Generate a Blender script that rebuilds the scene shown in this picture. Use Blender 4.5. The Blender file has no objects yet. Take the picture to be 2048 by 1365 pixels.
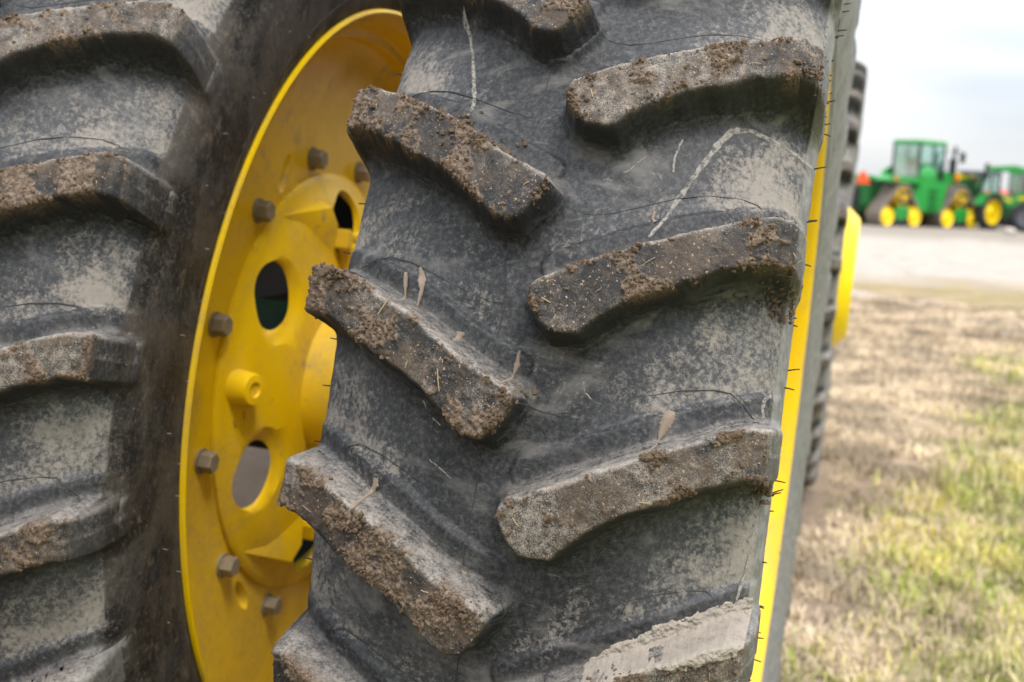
import bpy, bmesh, math, random
import numpy as np
from mathutils import Vector, Matrix

random.seed(7)
rng = np.random.default_rng(11)
S = bpy.context.scene
COL = S.collection
rad = math.radians

# ------------------------------------------------------------------ camera
cam_d = bpy.data.cameras.new('camera')
cam = bpy.data.objects.new('camera', cam_d)
COL.objects.link(cam)
S.camera = cam
CAM = Vector((0.30125, -2.12482, 0.45178))
RIGHT = Vector((0.95928, 0.26994, 0.08315))
UPV = Vector((-0.11962, 0.12157, 0.98535))
FWD = Vector((-0.25588, 0.95517, -0.14891))
M3 = Matrix((RIGHT, UPV, -FWD)).transposed()
cam.matrix_world = Matrix.Translation(CAM) @ M3.to_4x4()
cam_d.sensor_width = 36.0
cam_d.lens = 2499.5 / 2048 * 36
cam_d.clip_start = 0.05
cam_d.clip_end = 3000
cam_d.dof.use_dof = True
cam_d.dof.focus_distance = 1.19
cam_d.dof.aperture_fstop = 5.8
cam_d.dof.aperture_blades = 9

# ------------------------------------------------------------------ world: overcast sky over a Nishita base
SUN_EL, SUN_AZ = rad(60), rad(145)           # azimuth clockwise from +Y
W = bpy.data.worlds.new('World')
S.world = W
W.use_nodes = True
nt = W.node_tree
nt.nodes.clear()
wo = nt.nodes.new('ShaderNodeOutputWorld')
bg = nt.nodes.new('ShaderNodeBackground')
bg.inputs['Strength'].default_value = 0.1
sky = nt.nodes.new('ShaderNodeTexSky')
sky.sky_type = 'NISHITA'
sky.sun_disc = False
sky.sun_elevation = SUN_EL
sky.sun_rotation = SUN_AZ
tc = nt.nodes.new('ShaderNodeTexCoord')
sep = nt.nodes.new('ShaderNodeSeparateXYZ')
nt.links.new(tc.outputs['Generated'], sep.inputs[0])
mp = nt.nodes.new('ShaderNodeMapping')
mp.inputs['Scale'].default_value = (1.2, 1.2, 6.0)
mp.inputs['Location'].default_value = (1.7, 0.2, 0.8)
nt.links.new(tc.outputs['Generated'], mp.inputs['Vector'])
cn = nt.nodes.new('ShaderNodeTexNoise')
cn.inputs['Scale'].default_value = 1.5
cn.inputs['Detail'].default_value = 3
cn.inputs['Roughness'].default_value = 0.5
nt.links.new(mp.outputs[0], cn.inputs['Vector'])
cr = nt.nodes.new('ShaderNodeValToRGB')      # cloud tone: blue grey gaps to white
cr.color_ramp.elements[0].position = 0.40
cr.color_ramp.elements[0].color = (0.71, 0.755, 0.825, 1)
cr.color_ramp.elements[1].position = 0.56
cr.color_ramp.elements[1].color = (0.97, 0.98, 1.0, 1)
nt.links.new(cn.outputs['Fac'], cr.inputs[0])
er = nt.nodes.new('ShaderNodeMapRange')      # overcast sky: brighter overhead than at the horizon
er.inputs['From Min'].default_value = 0.0
er.inputs['From Max'].default_value = 1.0
er.inputs['To Min'].default_value = 4.6
er.inputs['To Max'].default_value = 21.0
nt.links.new(sep.outputs['Z'], er.inputs['Value'])
cm = nt.nodes.new('ShaderNodeVectorMath')
cm.operation = 'SCALE'
nt.links.new(cr.outputs['Color'], cm.inputs[0])
nt.links.new(er.outputs['Result'], cm.inputs['Scale'])
mx = nt.nodes.new('ShaderNodeMix')
mx.data_type = 'RGBA'
mx.inputs[0].default_value = 0.88
nt.links.new(sky.outputs['Color'], mx.inputs[6])
nt.links.new(cm.outputs['Vector'], mx.inputs[7])
nt.links.new(mx.outputs[2], bg.inputs['Color'])
nt.links.new(bg.outputs[0], wo.inputs['Surface'])

sun_d = bpy.data.lights.new('sun', 'SUN')
sun = bpy.data.objects.new('sun', sun_d)
COL.objects.link(sun)
sun_d.energy = 1.5
sun_d.angle = rad(14)
sun_d.color = (1.0, 0.95, 0.88)
sdir = Vector((math.sin(SUN_AZ) * math.cos(SUN_EL), math.cos(SUN_AZ) * math.cos(SUN_EL), math.sin(SUN_EL)))
sun.rotation_euler = (-sdir).to_track_quat('-Z', 'Y').to_euler()

S.view_settings.view_transform = 'Standard'
S.view_settings.look = 'None'
S.view_settings.gamma = 1
S.view_settings.exposure = 1.02
S.view_settings.use_curve_mapping = False

# ------------------------------------------------------------------ numpy noise
_tab = np.random.default_rng(3).random((16, 256, 256)).astype(np.float32)


def vnoise(x, y, seed=0):
    t = _tab[seed % 16]
    xi = np.floor(x).astype(np.int64)
    yi = np.floor(y).astype(np.int64)
    fx = x - xi
    fy = y - yi
    fx = fx * fx * (3 - 2 * fx)
    fy = fy * fy * (3 - 2 * fy)
    x0, x1, y0, y1 = xi & 255, (xi + 1) & 255, yi & 255, (yi + 1) & 255
    return (t[x0, y0] * (1 - fx) + t[x1, y0] * fx) * (1 - fy) + (t[x0, y1] * (1 - fx) + t[x1, y1] * fx) * fy


def fbm(x, y, size, octv=4, seed=0, gain=0.55):
    s = 0
    a = 1.0
    tot = 0
    f = 1.0 / size
    for o in range(octv):
        s = s + a * vnoise(x * f + 17.3 * o + 5.1 * seed, y * f + 9.7 * o + 3.3 * seed, seed + o)
        tot += a
        a *= gain
        f *= 2.03
    return s / tot


def sstep(a, b, x):
    t = np.clip((x - a) / (b - a), 0, 1)
    return t * t * (3 - 2 * t)


# ------------------------------------------------------------------ materials
def new_mat(name):
    m = bpy.data.materials.new(name)
    m.use_nodes = True
    t = m.node_tree
    t.nodes.clear()
    out = t.nodes.new('ShaderNodeOutputMaterial')
    p = t.nodes.new('ShaderNodeBsdfPrincipled')
    t.links.new(p.outputs[0], out.inputs['Surface'])
    return m, t, p


class G:
    """small node graph writer"""
    def __init__(s, t):
        s.t = t
        s.pos = t.nodes.new('ShaderNodeNewGeometry').outputs['Position']

    def noise(s, scale, detail=4, rough=0.55, vec=None, out='Fac', dist=0.0):
        n = s.t.nodes.new('ShaderNodeTexNoise')
        n.inputs['Scale'].default_value = scale
        n.inputs['Detail'].default_value = detail
        n.inputs['Roughness'].default_value = rough
        n.inputs['Distortion'].default_value = dist
        s.t.links.new(vec or s.pos, n.inputs['Vector'])
        return n.outputs[out]

    def stretch(s, sc):
        n = s.t.nodes.new('ShaderNodeMapping')
        n.inputs['Scale'].default_value = sc
        s.t.links.new(s.pos, n.inputs['Vector'])
        return n.outputs[0]

    def attr(s, name, out='Fac'):
        n = s.t.nodes.new('ShaderNodeAttribute')
        n.attribute_name = name
        return n.outputs[out]

    def math(s, op, a, b=None, c=None, clamp=False):
        n = s.t.nodes.new('ShaderNodeMath')
        n.operation = op
        n.use_clamp = clamp
        for i, v in enumerate((a, b, c)):
            if v is None:
                continue
            if isinstance(v, (int, float)):
                n.inputs[i].default_value = v
            else:
                s.t.links.new(v, n.inputs[i])
        return n.outputs[0]

    def rng(s, v, a, b, lo=0.0, hi=1.0, smooth=True):
        n = s.t.nodes.new('ShaderNodeMapRange')
        n.interpolation_type = 'SMOOTHSTEP' if smooth else 'LINEAR'
        s.t.links.new(v, n.inputs['Value'])
        n.inputs['From Min'].default_value = a
        n.inputs['From Max'].default_value = b
        n.inputs['To Min'].default_value = lo
        n.inputs['To Max'].default_value = hi
        return n.outputs['Result']

    def mix(s, f, a, b, mode='MIX'):
        n = s.t.nodes.new('ShaderNodeMix')
        n.data_type = 'RGBA'
        n.blend_type = mode
        for i, v in ((0, f), (6, a), (7, b)):
            if isinstance(v, (int, float)):
                n.inputs[i].default_value = v
            elif isinstance(v, tuple):
                n.inputs[i].default_value = (*v, 1)
            else:
                s.t.links.new(v, n.inputs[i])
        return n.outputs[2]

    def bump(s, h, strength, dist, normal=None):
        n = s.t.nodes.new('ShaderNodeBump')
        n.inputs['Strength'].default_value = strength
        n.inputs['Distance'].default_value = dist
        s.t.links.new(h, n.inputs['Height'])
        if normal is not None:
            s.t.links.new(normal, n.inputs['Normal'])
        return n.outputs[0]


def scr_ring(g):
    return g.noise(1.0, 3, 0.6, g.stretch((200, 14, 14)))


def make_rubber(name, lug=False):
    m, t, p = new_mat(name)
    g = G(t)
    big = g.noise(13, 8, 0.66, dist=0.4)
    mid = g.noise(62, 6, 0.72, dist=0.3)
    fine = g.noise(310, 5, 0.7)
    grit = g.noise(760, 3, 0.6)
    streak = g.noise(1.0, 6, 0.65, g.stretch((55, 9, 9)))
    low = g.noise(5.5, 3, 0.5)
    dust = g.attr('dust')
    mud = g.attr('mud')
    side = g.attr('side')
    speck = g.noise(180, 9, 0.76, dist=0.3)
    v = g.math('ADD', speck, g.math('MULTIPLY', g.math('SUBTRACT', big, 0.5), 0.85))
    v = g.math('MULTIPLY_ADD', g.math('SUBTRACT', streak, 0.5), 0.12, v)
    v = g.math('ADD', v, g.math('MULTIPLY', g.math('SUBTRACT', dust, 0.5), 0.34))
    mottled = g.rng(v, 0.47, 0.76)
    film = g.rng(g.math('MULTIPLY_ADD', dust, 0.35, g.math('MULTIPLY_ADD', mid, 0.35, g.math('MULTIPLY', low, 0.6))), 0.42, 0.95)
    rub = g.mix(film, (0.0120, 0.0128, 0.0150), (0.098, 0.100, 0.107))
    rub = g.mix(g.rng(speck, 0.40, 0.66), g.mix(0.45, rub, (0.008, 0.009, 0.011)), g.mix(0.35, rub, (0.125, 0.123, 0.121)))
    smear = g.rng(g.noise(1.0, 5, 0.6, g.stretch((10, 34, 26)), dist=0.6), 0.52, 0.74)
    rub = g.mix(g.math('MULTIPLY', smear, 0.55), rub, (0.165, 0.155, 0.143))
    tan = g.mix(fine, (0.33, 0.292, 0.252), (0.20, 0.177, 0.152))
    c = g.mix(g.math('MULTIPLY', mottled, 0.78), rub, tan)
    scr = g.noise(1.0, 4, 0.7, g.stretch((30, 160, 160)))
    c = g.mix(g.math('MULTIPLY', g.rng(scr, 0.63, 0.72), 0.30), c, (0.24, 0.225, 0.205))
    if lug:
        pale = g.rng(g.math('ADD', g.noise(11, 5, 0.6), g.math('MULTIPLY', g.math('SUBTRACT', dust, 0.5), 0.42)), 0.38, 0.64)
        sp = g.rng(g.math('MULTIPLY_ADD', g.noise(820, 5, 0.85), 0.62, g.math('MULTIPLY_ADD', g.noise(80, 6, 0.7), 0.36, g.math('MULTIPLY', pale, 0.07))), 0.485, 0.655)
        lugc = g.mix(sp, (0.012, 0.012, 0.013), g.mix(pale, (0.140, 0.112, 0.088), (0.262, 0.225, 0.188)))
        stain = g.math('MULTIPLY', g.rng(g.noise(24, 6, 0.7), 0.43, 0.62), g.rng(g.noise(600, 4, 0.8), 0.36, 0.58, 0.25, 0.9))
        lugc = g.mix(stain, lugc, (0.072, 0.050, 0.034))
        lugc = g.mix(g.rng(g.noise(330, 2, 0.5), 0.665, 0.70), lugc, (0.30, 0.21, 0.13))
        c = g.mix(g.attr('top'), c, lugc)
    c = g.mix(g.math('MULTIPLY', g.attr('under'), 0.75), c, (0.012, 0.012, 0.0125))  # bar undersides: bare of dust, with their occlusion shade painted in too
    c = g.mix(g.math('MULTIPLY', g.attr('rim'), g.rng(g.math('MULTIPLY_ADD', mid, 0.5, g.math('MULTIPLY', fine, 0.5)), 0.38, 0.62, 0.05, 0.8)), c, (0.32, 0.287, 0.252))
    sc = g.mix(g.rng(g.noise(9, 6, 0.65), 0.42, 0.6), (0.010, 0.0098, 0.0098), (0.060, 0.052, 0.045))
    sc = g.mix(g.math('MULTIPLY', g.rng(streak, 0.5, 0.75), 0.25), sc, (0.14, 0.118, 0.098))
    sc = g.mix(g.rng(g.noise(38, 5, 0.7), 0.56, 0.72), sc, (0.13, 0.108, 0.088))
    sc = g.mix(g.math('MULTIPLY', g.rng(g.noise(150, 7, 0.8), 0.46, 0.66), 0.55), sc, (0.115, 0.097, 0.080))
    sc = g.mix(g.rng(g.noise(300, 3, 0.6), 0.66, 0.72), sc, (0.21, 0.18, 0.15))
    gs = g.mix(g.rng(mid, 0.35, 0.65), (0.125, 0.122, 0.115), (0.20, 0.196, 0.185))
    gs = g.mix(g.rng(scr_ring(g), 0.55, 0.7), gs, (0.11, 0.107, 0.10))
    sc = g.mix(g.attr('grey'), sc, gs)
    c = g.mix(side, c, sc)
    mudc = g.mix(g.rng(g.noise(240, 4, 0.7), 0.36, 0.62), (0.045, 0.030, 0.021), (0.165, 0.118, 0.082))
    mudc = g.mix(g.rng(grit, 0.62, 0.72), mudc, (0.29, 0.23, 0.165))
    c = g.mix(mud, c, mudc)
    t.links.new(c, p.inputs['Base Color'])
    p.inputs['Roughness'].default_value = 0.82
    p.inputs['Specular IOR Level'].default_value = 0.28
    t.links.new(g.rng(mottled, 0, 1, 0.58, 0.92), p.inputs['Roughness'])
    h = g.math('MULTIPLY_ADD', grit, 0.4, g.math('MULTIPLY_ADD', fine, 0.8, g.math('MULTIPLY', mid, 1.2)))
    nb = g.bump(h, 0.55 if lug else 0.35, 0.0022 if lug else 0.0012)
    t.links.new(nb, p.inputs['Normal'])
    return m


def make_plain(name, col, rough=0.6, spec=0.5, metal=0.0, var=0.0, vscale=30, dirt=None, dirt_amt=(0.55, 0.7), dscale=8, bump=0.0):
    m, t, p = new_mat(name)
    g = G(t)
    c = g.mix(g.noise(vscale, 4, 0.6), tuple(v * (1 - var) for v in col), tuple(v * (1 + var) for v in col))
    if dirt:
        d = g.rng(g.math('MULTIPLY_ADD', g.noise(dscale, 6, 0.7), 0.7, g.math('MULTIPLY', g.noise(dscale * 6, 4, 0.6), 0.3)), *dirt_amt)
        c = g.mix(d, c, dirt)
        t.links.new(g.rng(d, 0, 1, rough, 0.85), p.inputs['Roughness'])
    else:
        p.inputs['Roughness'].default_value = rough
    t.links.new(c, p.inputs['Base Color'])
    p.inputs['Specular IOR Level'].default_value = spec
    p.inputs['Metallic'].default_value = metal
    if bump:
        t.links.new(g.bump(g.noise(vscale * 5, 4, 0.6), bump, 0.002), p.inputs['Normal'])
    return m


M_RUB = make_rubber('tyre_rubber')
M_LUG = make_rubber('lug_rubber', lug=True)
M_SOIL = make_plain('dried_soil', (0.105, 0.074, 0.050), 0.95, 0.1, var=0.55, vscale=160, bump=0.4)
M_DRIP = make_plain('dried_mud', (0.20, 0.155, 0.12), 0.85, 0.2, var=0.2, vscale=90)
M_PALE = make_plain('pale_dirt_line', (0.25, 0.232, 0.21), 0.9, 0.15, var=0.25, vscale=150)
def thin_film(m, lo, hi, scale):
    t = m.node_tree
    p = [n for n in t.nodes if n.type == 'BSDF_PRINCIPLED'][0]
    g = G(t)
    t.links.new(g.rng(g.noise(scale, 4, 0.7), lo, hi), p.inputs['Alpha'])


thin_film(M_PALE, 0.28, 0.60, 170)
M_SEAM = make_plain('seam_rubber', (0.034, 0.034, 0.034), 0.75, 0.3, var=0.7, vscale=60)
M_SIDE = make_plain('sidewall_rubber', (0.060, 0.050, 0.041), 0.85, 0.25, var=0.6, vscale=40)
M_GREYSIDE = make_plain('grey_sidewall_rubber', (0.16, 0.157, 0.15), 0.85, 0.25, var=0.2, vscale=60)
M_HAIR = make_plain('rubber_hair', (0.012, 0.012, 0.013), 0.6, 0.3)
M_HAIRP = make_plain('dusty_rubber_hair', (0.32, 0.29, 0.26), 0.8, 0.2)
M_STRAW = make_plain('straw', (0.30, 0.225, 0.125), 0.8, 0.2, var=0.3, vscale=120)
M_YEL = make_plain('yellow_paint', (0.72, 0.465, 0.002), 0.34, 0.4, var=0.04, vscale=6, dirt=(0.34, 0.24, 0.10), dirt_amt=(0.56, 0.72), dscale=7)
def grime_yellow():
    t = M_YEL.node_tree
    p = [n for n in t.nodes if n.type == 'BSDF_PRINCIPLED'][0]
    g = G(t)
    src = p.inputs['Base Color'].links[0].from_socket
    film = g.math('MULTIPLY', g.rng(g.noise(4.5, 6, 0.65, dist=0.5), 0.40, 0.66), g.rng(g.noise(70, 5, 0.7), 0.25, 0.7, 0.2, 0.65))
    c = g.mix(film, src, (0.40, 0.275, 0.085))
    spots = g.rng(g.noise(26, 5, 0.7, dist=0.8), 0.665, 0.72)
    c = g.mix(g.math('MULTIPLY', spots, 0.8), c, (0.085, 0.060, 0.030))
    chips = g.rng(g.noise(140, 3, 0.6), 0.72, 0.76)
    c = g.mix(g.math('MULTIPLY', chips, 0.7), c, (0.12, 0.085, 0.045))
    t.links.new(c, p.inputs['Base Color'])
    rr = g.rng(film, 0, 1, 0.34, 0.75)
    t.links.new(rr, p.inputs['Roughness'])


grime_yellow()
M_YEL2 = make_plain('yellow_paint_clean', (0.84, 0.60, 0.006), 0.35, 0.4, var=0.05, vscale=9, dirt=(0.55, 0.38, 0.10), dirt_amt=(0.64, 0.74), dscale=10)
M_BOLT = make_plain('bolt_steel', (0.21, 0.175, 0.12), 0.6, 0.5, metal=0.1, var=0.4, vscale=60)
M_GREEN = make_plain('green_paint', (0.017, 0.25, 0.040), 0.30, 0.5, var=0.08, vscale=3)
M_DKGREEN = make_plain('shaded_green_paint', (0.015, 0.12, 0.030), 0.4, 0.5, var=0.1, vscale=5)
M_SHADE_BLACK = make_plain('painted_shade_black', (0.012, 0.011, 0.010), 0.9, 0.15, var=0.4, vscale=20)  # near black: shade inside and behind the rim put into the colour
M_SHADE_GREEN = make_plain('painted_shade_green', (0.004, 0.018, 0.008), 0.7, 0.2, var=0.3, vscale=12)  # green darkened so the colour itself holds the shade behind the rim
M_BLACK = make_plain('black_plastic', (0.02, 0.021, 0.024), 0.5, 0.4)
M_TYREFAR = make_plain('far_tyre_rubber', (0.035, 0.036, 0.040), 0.8, 0.25, var=0.3, vscale=5)
M_BELT = make_plain('dusty_track_rubber', (0.20, 0.168, 0.142), 0.9, 0.15, var=0.3, vscale=7)
M_ORANGE = make_plain('orange_lens', (0.80, 0.16, 0.03), 0.35, 0.5)
M_REDO = make_plain('orange_red_reflector', (0.92, 0.10, 0.035), 0.4, 0.4)
M_PINK = make_plain('faded_red_paint', (0.62, 0.10, 0.09), 0.4, 0.4)
M_STONE = make_plain('pale_stone', (0.42, 0.38, 0.34), 0.9, 0.2, var=0.25, vscale=12)
M_GREY = make_plain('grey_steel', (0.10, 0.105, 0.12), 0.5, 0.5, var=0.1)


def make_glass():
    m, t, p = new_mat('cab_glass')
    t.nodes.remove(p)
    out = [n for n in t.nodes if n.type == 'OUTPUT_MATERIAL'][0]
    tr = t.nodes.new('ShaderNodeBsdfTransparent')
    tr.inputs[0].default_value = (0.84, 0.94, 0.91, 1)
    gl = t.nodes.new('ShaderNodeBsdfGlossy')
    gl.inputs['Roughness'].default_value = 0.05
    gl.inputs['Color'].default_value = (0.75, 0.9, 0.86, 1)
    mxs = t.nodes.new('ShaderNodeMixShader')
    mxs.inputs[0].default_value = 0.32
    t.links.new(tr.outputs[0], mxs.inputs[1])
    t.links.new(gl.outputs[0], mxs.inputs[2])
    t.links.new(mxs.outputs[0], out.inputs['Surface'])
    return m


M_GLASS = make_glass()


# ------------------------------------------------------------------ object helpers
def tag(o, label=None, cat=None, group=None, kind=None):
    for k, v in (('label', label), ('category', cat), ('group', group), ('kind', kind)):
        if v:
            o[k] = v
    return o


def link(o, parent=None):
    COL.objects.link(o)
    if parent is not None:
        o.parent = parent
    return o


def empty(name, loc=(0, 0, 0), rot=(0, 0, 0), parent=None):
    o = bpy.data.objects.new(name, None)
    o.empty_display_size = 0.2
    o.location = loc
    o.rotation_euler = rot
    return link(o, parent)


def np_mesh(name, V, F, mat, attrs=None, smooth=True):
    """V (n,3), F (m,3|4) -> mesh"""
    me = bpy.data.meshes.new(name)
    V = np.asarray(V, np.float32)
    F = np.asarray(F, np.int32)
    k = F.shape[1]
    me.vertices.add(len(V))
    me.vertices.foreach_set('co', V.ravel())
    me.loops.add(F.size)
    me.loops.foreach_set('vertex_index', F.ravel())
    me.polygons.add(len(F))
    me.polygons.foreach_set('loop_start', np.arange(0, F.size, k, dtype=np.int32))
    me.polygons.foreach_set('loop_total', np.full(len(F), k, np.int32))
    me.polygons.foreach_set('use_smooth', np.full(len(F), smooth))
    for an, av in (attrs or {}).items():
        a = me.attributes.new(an, 'FLOAT', 'POINT')
        a.data.foreach_set('value', np.asarray(av, np.float32).ravel())
    me.update()
    me.validate()
    if mat:
        me.materials.append(mat)
    return me


def compact(V, F, attrs):
    used = np.unique(F)
    mp_ = np.full(len(V), -1, np.int64)
    mp_[used] = np.arange(len(used))
    return V[used], mp_[F], {k: v[used] for k, v in attrs.items()}


def grid_faces(n, m):
    i = np.arange(n - 1)[:, None] * m + np.arange(m - 1)[None]
    return np.stack([i, i + 1, i + m + 1, i + m], -1)


class MB:
    """collects simple solids and links them as one mesh object"""
    def __init__(s):
        s.bm = bmesh.new()

    def _add(s, verts, faces, M=None):
        vs = [s.bm.verts.new(M @ Vector(v) if M else Vector(v)) for v in verts]
        for f in faces:
            try:
                s.bm.faces.new([vs[i] for i in f])
            except ValueError:
                pass
        return s

    def box(s, c, size, M=None, bev=0.0, taper=None):
        b = bmesh.new()
        bmesh.ops.create_cube(b, size=1)
        for v in b.verts:
            top = v.co.z > 0
            v.co.x *= size[0]
            v.co.y *= size[1]
            v.co.z *= size[2]
            if taper and top:
                v.co.x *= taper[0]
                v.co.y *= taper[1]
        if bev:
            bmesh.ops.bevel(b, geom=b.edges[:], offset=bev, segments=2, affect='EDGES')
        T = (M or Matrix()) @ Matrix.Translation(c)
        b.transform(T)
        me = bpy.data.meshes.new('t')
        b.to_mesh(me)
        b.free()
        s.bm.from_mesh(me)
        bpy.data.meshes.remove(me)
        return s

    def prism(s, pts, axis, a, b, M=None, bev=0.0):
        """polygon pts in the plane normal to axis ('x','y','z'), extruded a..b"""
        def P(u, v, w):
            return {'x': (w, u, v), 'y': (u, w, v), 'z': (u, v, w)}[axis]
        n = len(pts)
        bb = bmesh.new()
        lo = [bb.verts.new(P(u, v, a)) for u, v in pts]
        hi = [bb.verts.new(P(u, v, b)) for u, v in pts]
        bb.faces.new(lo[::-1])
        bb.faces.new(hi)
        for i in range(n):
            j = (i + 1) % n
            bb.faces.new((lo[i], lo[j], hi[j], hi[i]))
        bmesh.ops.recalc_face_normals(bb, faces=bb.faces[:])
        if bev:
            bmesh.ops.bevel(bb, geom=bb.edges[:], offset=bev, segments=2, affect='EDGES')
        if M:
            bb.transform(M)
        me = bpy.data.meshes.new('t')
        bb.to_mesh(me)
        bb.free()
        s.bm.from_mesh(me)
        bpy.data.meshes.remove(me)
        return s

    def lathe(s, prof, axis='x', seg=64, M=None, closed=False):
        """prof: list of (w, r) along axis"""
        V, F = [], []
        for w, r in prof:
            for k in range(seg):
                a = 2 * math.pi * k / seg
                u, v = r * math.cos(a), r * math.sin(a)
                V.append({'x': (w, u, v), 'y': (u, w, v), 'z': (u, v, w)}[axis])
        n = len(prof)
        for i in range(n if closed else n - 1):
            i2 = (i + 1) % n
            for k in range(seg):
                k2 = (k + 1) % seg
                F.append((i * seg + k, i * seg + k2, i2 * seg + k2, i2 * seg + k))
        return s._add(V, F, M)

    def tube(s, pts, r, seg=6, M=None):
        pts = [Vector(p) for p in pts]
        rs = r if isinstance(r, (list, tuple)) else [r] * len(pts)
        V, F = [], []
        for i, p in enumerate(pts):
            d = (pts[min(i + 1, len(pts) - 1)] - pts[max(i - 1, 0)]).normalized()
            ref = Vector((0, 0, 1)) if abs(d.z) < 0.9 else Vector((1, 0, 0))
            u = d.cross(ref).normalized()
            v = d.cross(u)
            for k in range(seg):
                a = 2 * math.pi * k / seg
                V.append(p + (u * math.cos(a) + v * math.sin(a)) * rs[i])
        for i in range(len(pts) - 1):
            for k in range(seg):
                k2 = (k + 1) % seg
                F.append((i * seg + k, i * seg + k2, (i + 1) * seg + k2, (i + 1) * seg + k))
        F.append(tuple(range(seg))[::-1])
        F.append(tuple((len(pts) - 1) * seg + k for k in range(seg)))
        return s._add(V, F, M)

    def mesh(s, name, mat, smooth=True, angle=35):
        bmesh.ops.recalc_face_normals(s.bm, faces=s.bm.faces[:])
        me = bpy.data.meshes.new(name)
        s.bm.to_mesh(me)
        s.bm.free()
        for p in me.polygons:
            p.use_smooth = smooth
        if smooth:
            me.set_sharp_from_angle(angle=rad(angle))
        me.materials.append(mat)
        return me

    def build(s, name, mat, parent=None, smooth=True, angle=35):
        return link(bpy.data.objects.new(name, s.mesh(name, mat, smooth, angle)), parent)


def inst(name, me, parent=None, M=None):
    o = bpy.data.objects.new(name, me)
    if M is not None:
        o.matrix_local = M
    return link(o, parent)


# ------------------------------------------------------------------ ground
R = 1.03                       # tyre radius; world origin at the front axle of the near tractor
GX, GY = math.tan(rad(2.0)), -0.0064


def gz(x, y):
    return -R + GX * x + GY * y


def ground_material():
    m, t, p = new_mat('ground_cover')
    g = G(t)
    sp = t.nodes.new('ShaderNodeSeparateXYZ')
    t.links.new(g.pos, sp.inputs[0])
    y = sp.outputs['Y']
    x = sp.outputs['X']
    n1 = g.noise(0.35, 5, 0.6)
    n2 = g.noise(2.2, 6, 0.65)
    n3 = g.noise(18, 5, 0.65)
    n4 = g.noise(75, 4, 0.7)
    straw = g.mix(n3, (0.24, 0.165, 0.105), (0.44, 0.34, 0.24))
    straw = g.mix(g.rng(n4, 0.5, 0.75), straw, (0.52, 0.43, 0.32))
    soil = g.mix(n3, (0.150, 0.112, 0.082), (0.30, 0.235, 0.178))
    c = g.mix(g.rng(n2, 0.42, 0.6), straw, soil)
    gr = g.mix(n3, (0.14, 0.17, 0.035), (0.30, 0.31, 0.085))
    green = g.rng(g.math('ADD', g.math('MULTIPLY', g.math('SUBTRACT', n2, 0.5), 1.6), g.math('SUBTRACT', x, g.math('MULTIPLY_ADD', y, 0.10, 0.25))), -0.05, 0.7)
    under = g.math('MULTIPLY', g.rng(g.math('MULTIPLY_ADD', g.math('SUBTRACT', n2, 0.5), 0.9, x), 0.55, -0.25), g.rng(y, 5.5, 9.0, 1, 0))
    c = g.mix(g.math('MULTIPLY', under, 0.8), c, g.mix(n3, (0.060, 0.043, 0.032), (0.17, 0.125, 0.092)))  # mud below the tractor, its shade also put into the soil colour
    near = g.rng(y, 7.5, 10.5, 1, 0)
    c = g.mix(g.math('MULTIPLY', green, near), c, gr)
    yn = g.math('MULTIPLY_ADD', g.math('SUBTRACT', n1, 0.5), 12.0, g.math('MULTIPLY_ADD', g.math('SUBTRACT', n2, 0.5), 9.0, y))
    gravel = g.mix(n3, (0.28, 0.25, 0.218), (0.46, 0.418, 0.37))
    gravel = g.mix(g.rng(n2, 0.48, 0.7), gravel, (0.27, 0.228, 0.185))
    gravel = g.mix(g.rng(yn, 36, 46), gravel, (0.235, 0.206, 0.172))
    gv = g.rng(yn, 17.5, 23.0)
    ol = g.math('MULTIPLY', g.rng(yn, 15.5, 17.0), g.rng(yn, 19.0, 21.0, 1, 0))
    c = g.mix(g.math('MULTIPLY', ol, 0.5), c, (0.22, 0.185, 0.06))
    pt = g.math('MULTIPLY', g.rng(yn, 12.0, 13.2), g.rng(yn, 14.2, 15.3, 1, 0))
    c = g.mix(g.math('MULTIPLY', pt, 0.85), c, (0.42, 0.39, 0.36))
    c = g.mix(gv, c, gravel)
    t.links.new(c, p.inputs['Base Color'])
    p.inputs['Roughness'].default_value = 0.95
    p.inputs['Specular IOR Level'].default_value = 0.1
    t.links.new(g.bump(g.math('ADD', n3, n4), 0.6, 0.03), p.inputs['Normal'])
    return m


def build_ground():
    # one sheet: fine near the tractor, huge cells far off
    ax = np.concatenate([-np.geomspace(2500, 14, 14), np.linspace(-12, 14, 105), np.geomspace(16, 2500, 14)])
    ay = np.concatenate([-np.geomspace(600, 8, 8), np.linspace(-6, 26, 129), np.geomspace(28, 2800, 18)])
    X, Y = np.meshgrid(ax, ay, indexing='ij')
    bumpy = (fbm(X, Y, 2.5, 4, 2) - 0.5) * 0.10 + (fbm(X, Y, 0.5, 2, 5) - 0.5) * 0.03
    fade = sstep(1.6, 3.0, np.abs(X + 0.4) + np.maximum(0, np.abs(Y) - 1.0) * 0.5)
    far = 1 - sstep(60, 200, np.hypot(X, Y))
    Z = gz(X, Y) * far + (-1.3) * (1 - far) + bumpy * fade * (np.hypot(X, Y) < 40) - 0.004
    V = np.stack([X, Y, Z], -1).reshape(-1, 3)
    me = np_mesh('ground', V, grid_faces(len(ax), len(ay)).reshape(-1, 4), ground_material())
    o = link(bpy.data.objects.new('ground', me))
    tag(o, kind='structure')
    return o


build_ground()

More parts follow.
